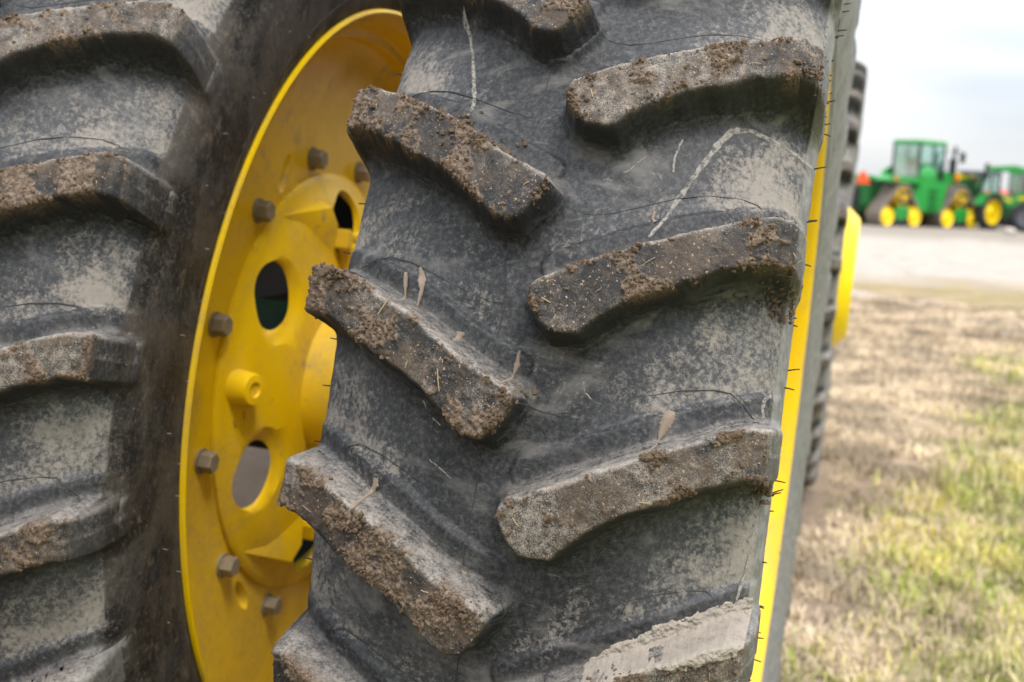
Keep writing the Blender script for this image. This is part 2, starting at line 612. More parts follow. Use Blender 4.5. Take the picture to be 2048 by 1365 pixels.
# ------------------------------------------------------------------ tyre surface
NL = 30
AL = 2 * math.pi / NL
VS = 0.985                        # metres of arc per radian used for the lug outlines
LUG_L = [(-.2385, .5412), (-.222, .542), (-.2025, .5355), (-.173, .523), (-.141, .5085), (-.114, .4965), (-.0905, .483), (-.068, .469),
         (-.047, .457), (-.022, .4455), (.0005, .435), (.0055, .4275), (.0035, .4205), (-.0015, .412), (-.0125, .397), (-.019, .3895), (-.031, .388),
         (-.048, .3935), (-.0605, .404), (-.073, .414), (-.0905, .4265), (-.113, .4388), (-.140, .452), (-.169, .466), (-.203, .4842),
         (-.236, .4955), (-.2405, .502), (-.240, .533)]
LUG_R = [(.0052, .534), (.010, .5415), (.033, .553), (.059, .5655), (.093, .582), (.127, .598), (.167, .6155), (.203, .632), (.237, .6455),
         (.2465, .6455), (.2485, .635), (.2485, .617), (.247, .602), (.241, .595), (.212, .5862), (.183, .575), (.153, .558), (.129, .548),
         (.105, .5345), (.087, .521), (.070, .5065), (.0585, .4945), (.046, .4925), (.030, .494), (.019, .502), (.010, .515), (.005, .527)]
# period table of signed distances
_dx, _dv = 0.0009, 0.0009
_nx = int(0.56 / _dx)
_gx = -0.28 + _dx * np.arange(_nx)
_nv = int(round(AL * VS / _dv))
_gv = np.arange(_nv) * (AL * VS / _nv)


def poly_sdf(px, py, poly):
    poly = np.array(poly)
    d = np.full(px.shape, 1e9)
    ins = np.zeros(px.shape, bool)
    n = len(poly)
    for i in range(n):
        a, b = poly[i], poly[(i + 1) % n]
        e = b - a
        wx, wy = px - a[0], py - a[1]
        tt = np.clip((wx * e[0] + wy * e[1]) / (e @ e), 0, 1)
        d = np.minimum(d, (wx - e[0] * tt) ** 2 + (wy - e[1] * tt) ** 2)
        c = (a[1] > py) != (b[1] > py)
        with np.errstate(divide='ignore', invalid='ignore'):
            xi = a[0] + (py - a[1]) * e[0] / e[1]
        ins ^= c & (px < xi)
    d = np.sqrt(d)
    return np.where(ins, -d, d)


_PX, _PV = np.meshgrid(_gx, _gv, indexing='ij')
SDF = {}
for nm, pl in (('L', LUG_L), ('R', LUG_R)):
    best = np.full(_PX.shape, 1e9)
    for k in range(-4, 1):
        q = [(x, (th + k * AL) * VS) for x, th in pl]
        best = np.minimum(best, poly_sdf(_PX, _PV, q))
    SDF[nm] = best.astype(np.float32)
SDF['A'] = np.minimum(SDF['L'], SDF['R'])


def sdf(x, th, which='A'):
    T = SDF[which]
    fx = np.clip((x + 0.28) / _dx, 0, _nx - 1.001)
    fv = np.mod(th * VS, AL * VS) / (AL * VS / _nv)
    i = fx.astype(np.int64)
    j = np.floor(fv).astype(np.int64)
    a, b = fx - i, fv - j
    j0, j1 = j % _nv, (j + 1) % _nv
    return (T[i, j0] * (1 - a) + T[i + 1, j0] * a) * (1 - b) + (T[i, j1] * (1 - a) + T[i + 1, j1] * a) * b


_hd = np.array([-.03, -.010, -.005, -.002, 0, .0015, .003, .005, .007, .010, .014, .019, .026])
_hh = np.array([1.0, 1.0, .998, .988, .955, .86, .69, .45, .28, .135, .055, .018, 0.0])


def base_r(x):
    return .979 - .60 * x * x - 13.0 * x ** 4


def lug_h(x):
    return (R - .789 * x * x) - base_r(x)


def hprof(d):
    return np.interp(d, _hd, _hh)


# half cross-section of the carcass (x, r), bead to crown; mirrored for the other side
_side = [(.1980, .6685), (.2060, .6758), (.2125, .6840), (.2175, .697), (.2240, .716), (.2320, .755), (.2395, .800), (.2430, .835), (.2438, .862), (.2425, .880), (.2395, .893), (.2350, .9035)]
_crown = [(x, base_r(x)) for x in (.228, .21, .18, .15, .12, .09, .06, .03, 0.0)]
_half = np.array(_side + _crown)
_rt = np.array([(x + .0042 * float(sstep(.70, .84, r)) * float(sstep(.906, .870, r)), r) for x, r in _half])
PROF = np.concatenate([_half * [-.982, 1], (_rt[:-1])[::-1]])      # the outboard wall bulges a little more


def resample(pts, ds_tread, ds_side, span=None):
    seg = np.hypot(*np.diff(pts, axis=0).T)
    s = np.concatenate([[0], np.cumsum(seg)])
    # Catmull-like smoothing by dense linear then box filter
    sd = np.linspace(0, s[-1], 3000)
    x = np.interp(sd, s, pts[:, 0])
    r = np.interp(sd, s, pts[:, 1])
    k = np.ones(13) / 13
    xp = np.convolve(np.pad(x, 6, 'edge'), k, 'valid')
    rp = np.convolve(np.pad(r, 6, 'edge'), k, 'valid')
    xp[:3], rp[:3], xp[-3:], rp[-3:] = x[:3], r[:3], x[-3:], r[-3:]
    out = [0.0]
    while out[-1] < s[-1]:
        rr = np.interp(out[-1], sd, rp)
        out.append(out[-1] + (ds_tread if rr > 0.845 else ds_side))
    out[-1] = s[-1]
    q = np.array(out)
    X = np.interp(q, sd, xp)
    Rr = np.interp(q, sd, rp)
    if span:
        keep = (X >= span[0]) & (X <= span[1])
        X, Rr = X[keep], Rr[keep]
    tx, tr = np.gradient(X), np.gradient(Rr)
    L = np.hypot(tx, tr)
    nx, nr = -tr / L, tx / L           # outward normal of the section (crown: up)
    return X, Rr, nx, nr


def ramp(x, th):
    """gentle raised step on the upper side of each bar, ending at a mould line"""
    d2 = sdf(x, th - 0.036)
    return 0.0065 * np.clip(1 - np.maximum(d2, 0) / 0.006, 0, 1)


GREY_SIDE = [True]


def surface(X, Rr, nx, nr, TH, kind, mudbias=0.0, seed=0):
    """grid (rows TH, columns section) -> positions and attributes. kind: 'carcass' or 'lug'"""
    th = TH[:, None] * np.ones_like(X)[None]
    x = np.ones_like(TH)[:, None] * X[None]
    r0 = np.ones_like(TH)[:, None] * Rr[None]
    v = th * VS
    tread = sstep(.852, .894, r0)
    u = np.where(r0 < .906, np.sign(x) * (.234 + (.906 - r0)), x)      # arc-length-like coordinate for the noises
    xs = np.where(np.abs(x) > .226, np.sign(x) * .226, x)
    wob = (fbm(u, v, .018, 3, 1 + seed) - .5) * .0042
    d = sdf(xs, th) + wob * sstep(-.02, 0, sdf(xs, th))
    H = lug_h(xs)
    n_low = fbm(u + .3, v, .05, 3, 4)
    rp_ = ramp(xs, th)
    mk = hprof(d)
    mud = np.zeros_like(x)
    top = np.zeros_like(x)
    off = np.zeros_like(x)
    if kind == 'lug':
        top = sstep(.004, -.001, d) * sstep(.890, .899, r0)
        m1 = fbm(u, v, .034, 5, 7 + seed, .62)
        edge = sstep(.0045, -.002, d) * sstep(-.014, -.003, d)
        m = sstep(.56, .63, m1 + mudbias + edge * .035 + 0.09 * np.abs(xs) / .25 - .045)
        m *= sstep(.0045, -.0005, d) * sstep(.885, .899, r0)
        grain = fbm(u, v, .0042, 3, 9, .7)
        clump = fbm(u, v, .011, 3, 10, .6)
        mud = m
        add = m * (.0006 + .0050 * np.clip(grain - .40, 0, 1) + .0070 * np.clip(clump - .45, 0, 1))
        add += top * (fbm(u, v, .0035, 2, 12) - .5) * .0012
        off = .0004 - .0026 * sstep(.0072, .0108, d) + add
        off -= .0016 * sstep(.868, .856, r0)
        h = H * mk
    else:
        hin = np.interp(.0068, _hd, _hh)
        h = np.where(d < .0068, H * np.maximum(hin - (.0068 - d) * 70.0, 0), H * mk)
        off = (n_low - .5) * .0016 + (fbm(u, v, .012, 3, 6) - .5) * .0009
    h = np.maximum(h, rp_ * (1 - mk) + h * 0) if kind == 'carcass' else np.maximum(h, rp_ * (1 - mk))
    lat = np.sign(x) * .0062 * np.clip(mk, 0, 1) * sstep(.852, .880, r0) * (r0 < .9065)
    rr = r0 + h * tread + off * nr[None]
    xx = x + lat + off * nx[None]
    P = np.stack([xx, -rr * np.cos(th), rr * np.sin(th)], -1)
    dust = .30 + .55 * sstep(.09, .235, np.abs(x)) * (0.6 + .4 * sstep(.01, .05, d)) - .12 * sstep(.05, .0, d)
    dust = np.where(x < 0, dust * .92, dust)
    d2 = sdf(xs, th - 0.036)
    dust -= .26 * np.clip(rp_ / .0065, 0, 1) * sstep(.004, .02, d)
    dust += .24 * sstep(.0055, .008, d2) * sstep(.050, .010, d2) * sstep(.03, .16, np.abs(x))
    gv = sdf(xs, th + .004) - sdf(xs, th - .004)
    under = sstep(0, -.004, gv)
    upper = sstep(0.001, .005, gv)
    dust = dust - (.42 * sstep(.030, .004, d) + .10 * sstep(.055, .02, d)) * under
    rim = sstep(-.0055, -.0005, d) * sstep(.012, .003, d) * upper
    rim = np.maximum(rim, .45 * sstep(.024, .004, d) * sstep(-.004, .000, d) * upper)
    side = sstep(.8975, .8945, r0 + (fbm(u, v, .02, 3, 2) - .5) * .004) * (1 - .75 * np.clip(mk, 0, 1) * sstep(.855, .885, r0))
    grey = np.where(x > 0, 1.0, 0.0) * (1.0 if GREY_SIDE[0] else 0.0)
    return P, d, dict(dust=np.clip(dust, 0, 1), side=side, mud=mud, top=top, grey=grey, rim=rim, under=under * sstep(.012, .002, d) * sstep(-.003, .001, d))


def carcass_mesh(name, fine_rng, fine_step, coarse_step, ds, ds_side):
    Vs, Fs, As = [], [], []
    base = 0
    X, Rr, nx, nr = resample(PROF, ds, ds_side)
    parts = []
    if fine_rng:
        parts.append((np.linspace(*fine_rng, int((fine_rng[1] - fine_rng[0]) * VS / fine_step)), (X, Rr, nx, nr)))
        Xc = resample(PROF, .006, .010)
        n = int((2 * math.pi - (fine_rng[1] - fine_rng[0])) / coarse_step)
        parts.append((np.linspace(fine_rng[1], fine_rng[0] + 2 * math.pi, n), Xc))
    else:
        parts.append((np.linspace(0, 2 * math.pi, int(2 * math.pi / coarse_step)), (X, Rr, nx, nr)))
    for TH, sec in parts:
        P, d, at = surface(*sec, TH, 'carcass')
        n, m = d.shape
        Vs.append(P.reshape(-1, 3))
        Fs.append(grid_faces(n, m).reshape(-1, 4)[:, ::-1] + base)
        As.append({k: a.ravel() for k, a in at.items()})
        base += n * m
    V = np.concatenate(Vs)
    F = np.concatenate(Fs)
    A = {k: np.concatenate([a[k] for a in As]) for k in As[0]}
    return np_mesh(name, V, F, M_RUB, A)


PALE_BAR = {('L', 0): .25, ('L', 1): .38, ('L', 2): .45, ('R', 0): .66, ('R', 1): .38, ('R', 2): .72, ('R', 3): .6, ('L', 3): .5}


def lug_mesh(name, sidek, k, step, mudbias, seed):
    """lug k (outline shifted by -k pitches) as its own mesh"""
    poly = np.array(LUG_L if sidek == 'L' else LUG_R)
    th0, th1 = poly[:, 1].min() - k * AL - .030, poly[:, 1].max() - k * AL + .030
    span = (-.262, .032) if sidek == 'L' else (-.022, .262)
    X, Rr, nx, nr = resample(PROF, step, step * 1.5)
    keep = (X >= span[0]) & (X <= span[1]) & (Rr > .852)
    X, Rr, nx, nr = X[keep], Rr[keep], nx[keep], nr[keep]
    TH = np.linspace(th0, th1, int((th1 - th0) * VS / step))
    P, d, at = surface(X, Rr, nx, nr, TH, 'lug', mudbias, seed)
    pb = PALE_BAR.get((sidek, k), .55)
    at['dust'] = at['dust'] * (1 - at['top']) + pb * at['top']
    # keep only this lug
    xs = np.where(np.abs(X) > .226, np.sign(X) * .226, X)[None] * np.ones_like(TH)[:, None]
    own = poly_sdf(xs, (TH[:, None] + k * AL) * VS * np.ones_like(xs), [(a, b * VS) for a, b in poly])
    ok = (own < .0125)
    n, m = d.shape
    F = grid_faces(n, m)
    kf = ok[:-1, :-1] & ok[1:, :-1] & ok[:-1, 1:] & ok[1:, 1:]
    V, F, A = compact(P.reshape(-1, 3), F[kf][:, ::-1], {q: a.ravel() for q, a in at.items()})
    return np_mesh(name, V, F, M_LUG, A), (P, d, at)


def surf_point(x, th, lift=0.0, lug=False):
    """point on the tread (carcass or bar top) and its outward direction"""
    x, th = float(x), float(th)
    xa, ta = np.array([x]), np.array([th])
    d = sdf(np.clip(xa, -.226, .226), ta)[0]
    r0 = base_r(x)
    H = lug_h(x)
    h = H * float(hprof(d))
    h = max(h, float(ramp(xa, ta)[0]))
    r = r0 + h + lift
    return Vector((x, -r * math.cos(th), r * math.sin(th)))


def surf_ribbon(mb, pts, widths, lift=.0005, thick=.0012, sub=5, wig=0.0, skip=0.0):
    """a thin raised band that follows the tread surface"""
    P = []
    Wd = []
    for i in range(len(pts) - 1):
        for s_ in range(sub):
            f = s_ / sub
            P.append((pts[i][0] * (1 - f) + pts[i + 1][0] * f, pts[i][1] * (1 - f) + pts[i + 1][1] * f))
            Wd.append(widths[i] * (1 - f) + widths[i + 1] * f)
    P.append(pts[-1])
    Wd.append(widths[-1])
    if skip:
        ok = [float(sdf(np.array([x]), np.array([t_]))[0]) > skip for x, t_ in P]
        runs, cur = [], []
        for q, k_ in zip(zip(P, Wd), ok):
            if k_:
                cur.append(q)
            elif cur:
                runs.append(cur)
                cur = []
        if cur:
            runs.append(cur)
        for r_ in runs:
            if len(r_) > 1:
                surf_ribbon(mb, [q[0] for q in r_], [q[1] for q in r_], lift, thick, 1, wig)
        return
    if wig:
        P = [(x + random.uniform(-wig, wig), t_ + random.uniform(-wig, wig)) for x, t_ in P]
    rows = []
    for i, (x, th) in enumerate(P):
        a = P[max(i - 1, 0)]
        b = P[min(i + 1, len(P) - 1)]
        dx, dv = b[0] - a[0], (b[1] - a[1]) * VS
        L = math.hypot(dx, dv) or 1
        px, pv = -dv / L, dx / L
        w = Wd[i] / 2 * random.uniform(.8, 1.2)
        row = []
        for q, lf in ((-1, -.0008), (-.6, thick * .8), (0, thick), (.6, thick * .8), (1, -.0008)):
            row.append(surf_point(x + px * w * q, th + pv * w * q / VS, lift + lf))
        rows.append(row)
    V = [v for r_ in rows for v in r_]
    F = []
    for i in range(len(rows) - 1):
        for j in range(4):
            F.append((i * 5 + j, i * 5 + j + 1, (i + 1) * 5 + j + 1, (i + 1) * 5 + j))
    mb._add(V, F)


# ------------------------------------------------------------------ near tractor
tractor = empty('tractor', (0, 0, gz(0, 0)))
tag(tractor, 'muddy green tractor on large dual wheels with yellow rims filling the foreground', 'tractor')
OFFS = -gz(0, 0)                              # children sit relative to the base on the ground
X_OUT, X_IN, WB = 0.0, -0.736, 3.945
PH_IN = 0.0025


def place_part(o, x=0.0, y=0.0, rx=0.0, parent_is_root=True):
    o.location = (x, y, OFFS if parent_is_root else 0)
    o.rotation_euler = (rx, 0, 0)
    return o


coarse = {sd: lug_mesh('lug', sd, 0, .006, -.12, 0)[0] for sd in 'LR'}
coarse_tyre = None


def add_lugs(tyre, fine, fine_step, seed0, biases, fine_sides='LR'):
    for sd in 'LR':
        for k in range(NL):
            kk = k - 2                       # bar index: outline angle minus kk pitches
            if sd in fine_sides and kk in fine:
                b = biases.get((sd, kk), random.uniform(-.03, .05))
                me, dat = lug_mesh('lug', sd, kk, fine_step, b, (kk + seed0) % 3)
                o = link(bpy.data.objects.new('lug', me), tyre)
                fine[kk] = fine[kk] or {}
                fine[kk][sd] = dat
            else:
                o = link(bpy.data.objects.new('lug', coarse[sd]), tyre)
                o.rotation_euler = (kk * AL, 0, 0)


outer = link(bpy.data.objects.new('tyre', carcass_mesh('tyre', (-.36, .98), .0019, .014, .0019, .004)), tractor)
outer['label'] = 'outer front tyre with dusty black tread and mud on its bars'
place_part(outer, X_OUT)
OUT_F = {k: None for k in range(-2, 5)}
BI = {('L', 0): .10, ('L', 1): .02, ('L', 2): .03, ('L', 3): .04, ('R', 0): -.05, ('R', 1): .03, ('R', 2): -.01, ('R', 3): .03, ('L', -1): .03, ('R', -1): 0.0}
add_lugs(outer, OUT_F, .00105, 0, BI)

GREY_SIDE[0] = False
inner = link(bpy.data.objects.new('tyre', carcass_mesh('tyre', (-.34, .95), .0026, .014, .0026, .0030)), tractor)
inner['label'] = 'inner front tyre with dark brown dusty sidewall beside the yellow rim'
place_part(inner, X_IN, 0, -PH_IN)
IN_F = {k: None for k in range(-1, 4)}
add_lugs(inner, IN_F, .0019, 1, {('R', 0): .02, ('R', 1): .07, ('R', 2): .0, ('R', 3): .02}, 'R')

GREY_SIDE[0] = True
far_me = carcass_mesh('tyre', None, .01, .014, .008, .012)
for xo, lab in ((X_OUT, 'outer rear tyre seen far behind the front wheel'), (X_IN, 'inner rear tyre hidden behind the front wheels')):
    ty = link(bpy.data.objects.new('tyre', far_me), tractor)
    ty['label'] = lab
    place_part(ty, xo, WB, .07)
    add_lugs(ty, {}, .006, 0, {}, '')

# --- things stuck to the outer tyre -------------------------------------------------
# mould lines between the bars
ML_L = [(-.205, .553), (-.186, .5612), (-.170, .5668), (-.139, .5596), (-.102, .5443), (-.066, .530), (-.043, .5239), (-.027, .524)]
ML_R = [(-.027, .633), (.000, .636), (.027, .6285), (.045, .627), (.066, .6325), (.094, .6445), (.123, .6585), (.155, .6695), (.184, .6755), (.200, .675), (.212, .6655), (.225, .651)]
SEAM = [(-.033 + .004 * math.sin(k * 2.1), -.34 + .05 * k) for k in range(27)]


def add_mould_lines(tyre, ks, sides, w):
    for k in ks:
        for pts in sides:
            mb = MB()
            surf_ribbon(mb, [(x, t_ - k * AL) for x, t_ in pts], [w] * len(pts), lift=.0, thick=.0003, sub=4, wig=.0002)
            mb.build('mould_line', M_SEAM, tyre)


add_mould_lines(outer, range(-1, 5), (ML_L, ML_R), .0010)
add_mould_lines(inner, range(-1, 4), (ML_R,), .0017)
for i in range(len(SEAM) - 1):
    mb = MB()
    surf_ribbon(mb, SEAM[i:i + 2], [.0016] * 2, lift=.0000, thick=.0005, sub=8, skip=.012)
    if len(mb.bm.verts):
        mb.build('mould_line', M_SEAM, outer)

# dried mud drips: round heads with thin tails
DRIPS = [([(-.129, .345), (-.124, .333), (-.120, .320), (-.121, .303), (-.123, .293)], [.004, .0085, .0055, .003, .0025]),
         ([(-.143, .338), (-.141, .327), (-.138, .313), (-.137, .300)], [.003, .006, .002, .0035]),
         ([(-.069, .279), (-.070, .2665), (-.075, .2595)], [.010, .0045, .006]),
         ([(-.005, .268), (-.005, .253), (-.007, .2426), (-.009, .231)], [.0018, .0065, .0018, .004]),
         ([(.148, .2287), (.146, .2192), (.143, .2077), (.140, .1958), (.134, .183)], [.009, .0125, .0085, .003, .0045]),
         ([(-.142, .117), (-.141, .1095), (-.146, .098), (-.148, .0865), (-.149, .075)], [.006, .008, .0035, .004, .006]),
         ([(-.032, .0413), (-.035, .033), (-.038, .0236)], [.007, .004, .0045]),
         ([(.104, .4308), (.103, .4223), (.107, .4176)], [.004, .003, .006])]
for pts, w in DRIPS:
    mb = MB()
    surf_ribbon(mb, pts, w, thick=.0012, sub=6)
    mb.build('mud_drip', M_DRIP, outer)
# pale dried water and dirt lines
LINES = [([(.247, .542), (.217, .548), (.182, .550), (.165, .542), (.155, .5255), (.140, .488), (.129, .461), (.1217, .443), (.113, .4167), (.103, .400)], [.004, .0062, .007, .0075, .008, .0075, .006, .006, .005, .004]),
         ([(-.165, .673), (-.154, .669), (-.137, .637), (-.120, .584), (-.111, .550), (-.108, .527), (-.115, .512)], [.004, .006, .004, .0045, .0055, .004, .0035]),
         ([(.124, .549), (.122, .527), (.117, .511), (.114, .4956), (.115, .478)], [.002, .0045, .003, .0045, .0025]),
         ([(.236, .089), (.233, .062), (.229, .040), (.227, .0227)], [.0025, .003, .0035, .003]),
         ([(.238, .262), (.232, .256), (.230, .2455), (.233, .236)], [.003, .004, .004, .003]),
         ([(.240, .115), (.226, .095), (.218, .080)], [.002, .0025, .002]),
         ([(-.19, .30), (-.185, .27), (-.18, .24)], [.0015, .002, .0015]),
         ([(-.10, .205), (-.09, .19), (-.075, .18)], [.002, .003, .0015]),
         ([(-.085, .145), (-.07, .137), (-.06, .130)], [.0015, .0025, .0015]),
         ([(.03, .47), (.045, .462), (.07, .470), (.085, .49)], [.0015, .0025, .002, .0015]),
         ([(.06, .25), (.064, .235), (.075, .226)], [.0015, .002, .0015])]
for pts, w in LINES:
    mb = MB()
    surf_ribbon(mb, pts, [q * .95 for q in w], lift=-.0002, thick=.0003, sub=6, wig=.0004, skip=.006)
    mb.build('dirt_line', M_PALE, outer)


def clod_mesh(name, tyre, samples, sizes, mat):
    """many small crumbs joined into one part"""
    t_ = bmesh.new()
    bmesh.ops.create_icosphere(t_, subdivisions=1, radius=1)
    bv = np.array([v.co[:] for v in t_.verts])
    bf = np.array([[v.index for v in f.verts] for f in t_.faces])
    t_.free()
    n = len(samples)
    jit = 1 + (rng.random((n, len(bv), 1)) - .5) * .75
    ax = .55 + rng.random((n, 1, 3)) * .75
    V = samples[:, None, :] + bv[None] * jit * ax * sizes[:, None, None]
    F = bf[None] + (np.arange(n) * len(bv))[:, None, None]
    me = np_mesh(name, V.reshape(-1, 3), F.reshape(-1, 3), mat, smooth=False)
    o = link(bpy.data.objects.new(name, me), tyre)
    o['kind'] = 'stuff'
    return o


def scatter(dat, count, want_mud=.55, edge_frac=.25):
    P, d, at = dat
    n, m = d.shape
    w = (at['mud'] ** 2) * (d < .004) + .02 * (d < .0)
    w = w * (1 + 2.5 * ((d > -.006) & (d < .004)))
    w = w.ravel()
    w = w / w.sum()
    idx = rng.choice(len(w), count, p=w)
    return P.reshape(-1, 3)[idx]


for tyre, store, cnt in ((outer, OUT_F, 620), (inner, IN_F, 200)):
    pts = []
    for kk, dd in store.items():
        for sd, dat in (dd or {}).items():
            pts.append(scatter(dat, cnt))
    pts = np.concatenate(pts)
    sz = .0007 + .0022 * rng.random(len(pts)) ** 3.2
    clod_mesh('soil_crumbs', tyre, pts, sz, M_SOIL)
# heaped crumbs on ledges
heaps = [((.004, .226), 34, .008), ((-.035, .019), 60, .010), ((-.012, .012), 40, .010), ((-.150, .073), 55, .012), ((.225, .372), 70, .014), ((.24, .36), 50, .012), ((.243, .165), 90, .014), ((.235, .60), 50, .01),
         ((-.13, .51), 60, .016), ((-.08, .47), 80, .018), ((-.21, .32), 40, .012)]
pts = []
for (x, th), n, sp in heaps:
    for _ in range(n):
        xx = x + random.gauss(0, sp)
        tt = th + random.gauss(0, sp * .6)
        pts.append(surf_point(np.clip(xx, -.236, .246), tt, .001))
pts = np.array(pts)
clod_mesh('soil_crumbs', outer, pts, .001 + .0028 * rng.random(len(pts)) ** 2, M_SOIL)

M_CAKE = make_plain('pale_mud_cake', (0.27, 0.237, 0.20), 0.92, 0.15, var=0.35, vscale=70, dirt=(0.16, 0.125, 0.095), dirt_amt=(0.52, 0.66), dscale=55, bump=0.6)
cx_ = np.linspace(.085, .244, 190)
ct_ = np.linspace(-.075, .040, 140)
CX, CT = np.meshgrid(cx_, ct_, indexing='ij')
mid_t = -.036 + .058 * ((CX - .105) / .135).clip(0, 1) ** .75
lobe = 1 - np.abs(CT - mid_t) / (.007 + .013 * ((CX - .09) / .15).clip(0, 1))
mask = .14 + lobe * .9 + (fbm(CX, CT, .020, 5, 5, .68) - .5) * 1.5 - .9 * sstep(.105, .09, CX)
cs_ = np.clip(CX, -.226, .226)
cd = sdf(cs_, CT)
hh = np.maximum(lug_h(cs_) * hprof(cd), ramp(cs_, CT))
thick = -.0012 + .0042 * sstep(.02, .40, mask) + (fbm(CX, CT, .007, 4, 9, .7) - .5) * .0075 * sstep(.1, .4, mask)
rr_ = base_r(CX) + hh + thick
V = np.stack([CX, -rr_ * np.cos(CT), rr_ * np.sin(CT)], -1).reshape(-1, 3)
F = grid_faces(len(cx_), len(ct_))
okm = mask > -.02
F = F[okm[:-1, :-1] & okm[1:, :-1] & okm[:-1, 1:] & okm[1:, 1:]]
V, F, _ = compact(V, F, {})
link(bpy.data.objects.new('mud_cake', np_mesh('mud_cake', V, F, M_CAKE)), outer)

for i in range(26):                            # bits of straw caught in the mud
    kk = random.choice([-1, 0, 1, 1, 2, 2, 3])
    sd = random.choice('LR')
    dat = OUT_F[kk][sd]
    P, d, at = dat
    ok = np.argwhere(d < -.004)
    a = ok[random.randrange(len(ok))]
    p = Vector(P[a[0], a[1]])
    n_ = Vector((0, p.y, p.z)).normalized()
    t1 = Vector((random.uniform(-1, 1), random.uniform(-1, 1), random.uniform(-1, 1)))
    t1 = (t1 - n_ * t1.dot(n_)).normalized()
    L = random.choice([.006, .008, .010, .014, .022])
    mb = MB()
    mb.tube([p + n_ * .0004 - t1 * L / 2, p + n_ * .0016, p + n_ * .0008 + t1 * L / 2], random.uniform(.0003, .0007), 5)
    mb.build('straw', M_STRAW, outer)

# rubber vent hairs on the sidewalls
mb = MB()
mb.tube([(0, 0, 0), (.006, .0001, .0003), (.0115, .0004, .0000)], [.0009, .0008, .0006], 5)
hair_me = mb.mesh('rubber_hair', M_HAIR)
mb = MB()
mb.tube([(0, 0, 0), (.004, .0001, .0003), (.0075, .0004, .0000)], [.0005, .0004, .0003], 5)
hair_pale = mb.mesh('rubber_hair', M_HAIRP)


def hair(tyre, me, x, r, th, flip=False, sc=1.0, tilt=0.0):
    o = inst('rubber_hair', me, tyre)
    o.location = (x, -r * math.cos(th), r * math.sin(th))
    o.rotation_euler = (th, tilt + random.uniform(-.15, .15), (math.pi if flip else 0) + random.uniform(-.2, .2))
    o.scale = (sc, 1, 1)
    return o


for i in range(50):
    th = random.uniform(-.25, .92)
    r = random.choice([.858, .862, .868, .878, .85])
    hair(outer, hair_me, .2475, r, th, sc=random.choice([.25, .4, .6, .9, 1.1]), tilt=random.uniform(-.3, .3))
for th, r in ((.655, .875), (.45, .872), (.375, .885), (.265, .872), (.205, .872), (.135, .878), (.045, .872), (-.02, .876)):
    hair(outer, hair_me, -.239, r, th, True, sc=1.2)
for i in range(18):
    th = -.3 + 1.3 * (i + random.random()) / 18
    r = random.choice([.70, .71, .735, .76, .80])
    xx = np.interp(r, [.684, .697, .716, .755, .80, .835], [.2125, .2175, .224, .232, .2395, .243])
    hair(inner, hair_pale, float(xx), r, th, sc=random.uniform(.6, 1.2))

# moulded ribs on the right shoulder, top
for th in (.752, .733, .716, .698, .770):
    mb = MB()
    mb.box((0, 0, 0), (.018, .0045, .0035), bev=.0012)
    o = mb.build('shoulder_rib', M_PALE, outer)
    r = .897
    o.location = (.234, -r * math.cos(th), r * math.sin(th))
    o.rotation_euler = (th - math.pi / 2 + .15, .75, 0)


def side_pt(r, th, lift=0.0):
    xx = float(np.interp(r, [.6685, .6758, .684, .697, .716, .755, .80, .835, .862, .88, .893], [.198, .206, .2125, .2175, .224, .232, .2395, .243, .2438, .2425, .2395]))
    return Vector((xx + lift, -r * math.cos(th), r * math.sin(th)))


# embossed oval badge, raised radial seam and rings on the inner tyre's sidewall
mb = MB()
ring = [side_pt(.787 + .040 * math.cos(a), .163 + .042 * math.sin(a), -.0004) for a in np.linspace(0, 2 * math.pi, 33)]
mb.tube(ring, .0018, 6)
mb.tube([side_pt(.775, .145, .001), side_pt(.805, .165, .001), side_pt(.775, .185, -.0005), side_pt(.775, .145, -.0005)], .0018, 6)
mb.build('sidewall_emblem', M_SIDE, inner)
for a0, pts in ((0, [(.905, .040), (.86, .043), (.816, .037), (.771, .036), (.735, .044), (.70, .05)]), (0, [(.87, .205), (.84, .215), (.81, .219), (.785, .214)])):
    mb = MB()
    mb.tube([side_pt(r, t_, -.0004) for r, t_ in pts], .0012, 6)
    mb.build('mould_line', M_SIDE, inner)
for rr in (.712,):
    mb = MB()
    mb.tube([side_pt(rr, a, -.0006) for a in np.linspace(-.4, 1.75, 90)], .0012, 6)
    mb.build('sidewall_ring', M_SIDE, inner)
for tyre in (outer,):
    for rr in (.712, .742):
        mb = MB()
        mb.tube([side_pt(rr, a, -.0003) for a in np.linspace(0, 2 * math.pi, 160)], .0016, 6)
        mb.build('sidewall_ring', M_GREYSIDE, tyre)

# --- rims ---------------------------------------------------------------------------
RIM = [(.2100, .6790), (.2150, .6780), (.2166, .6735), (.2145, .6690), (.2085, .6650), (.2030, .6590), (.194, .653), (.187, .650), (.160, .648), (.152, .643), (.148, .630),
       (.125, .626), (.120, .620), (.112, .612), (.104, .600), (.099, .580), (.096, .550), (.094, .50), (.092, .45), (.092, .36),
       (.074, .36), (.074, .55), (.080, .60), (.090, .630), (.10, .642), (-.10, .640), (-.16, .645), (-.19, .652), (-.205, .660), (-.2125, .668), (-.2160, .6735), (-.2150, .6780),
       (-.2100, .6790), (-.2060, .672), (-.195, .662), (-.16, .654), (0, .650), (.16, .656), (.195, .664), (.2060, .672)]
rim_me = None


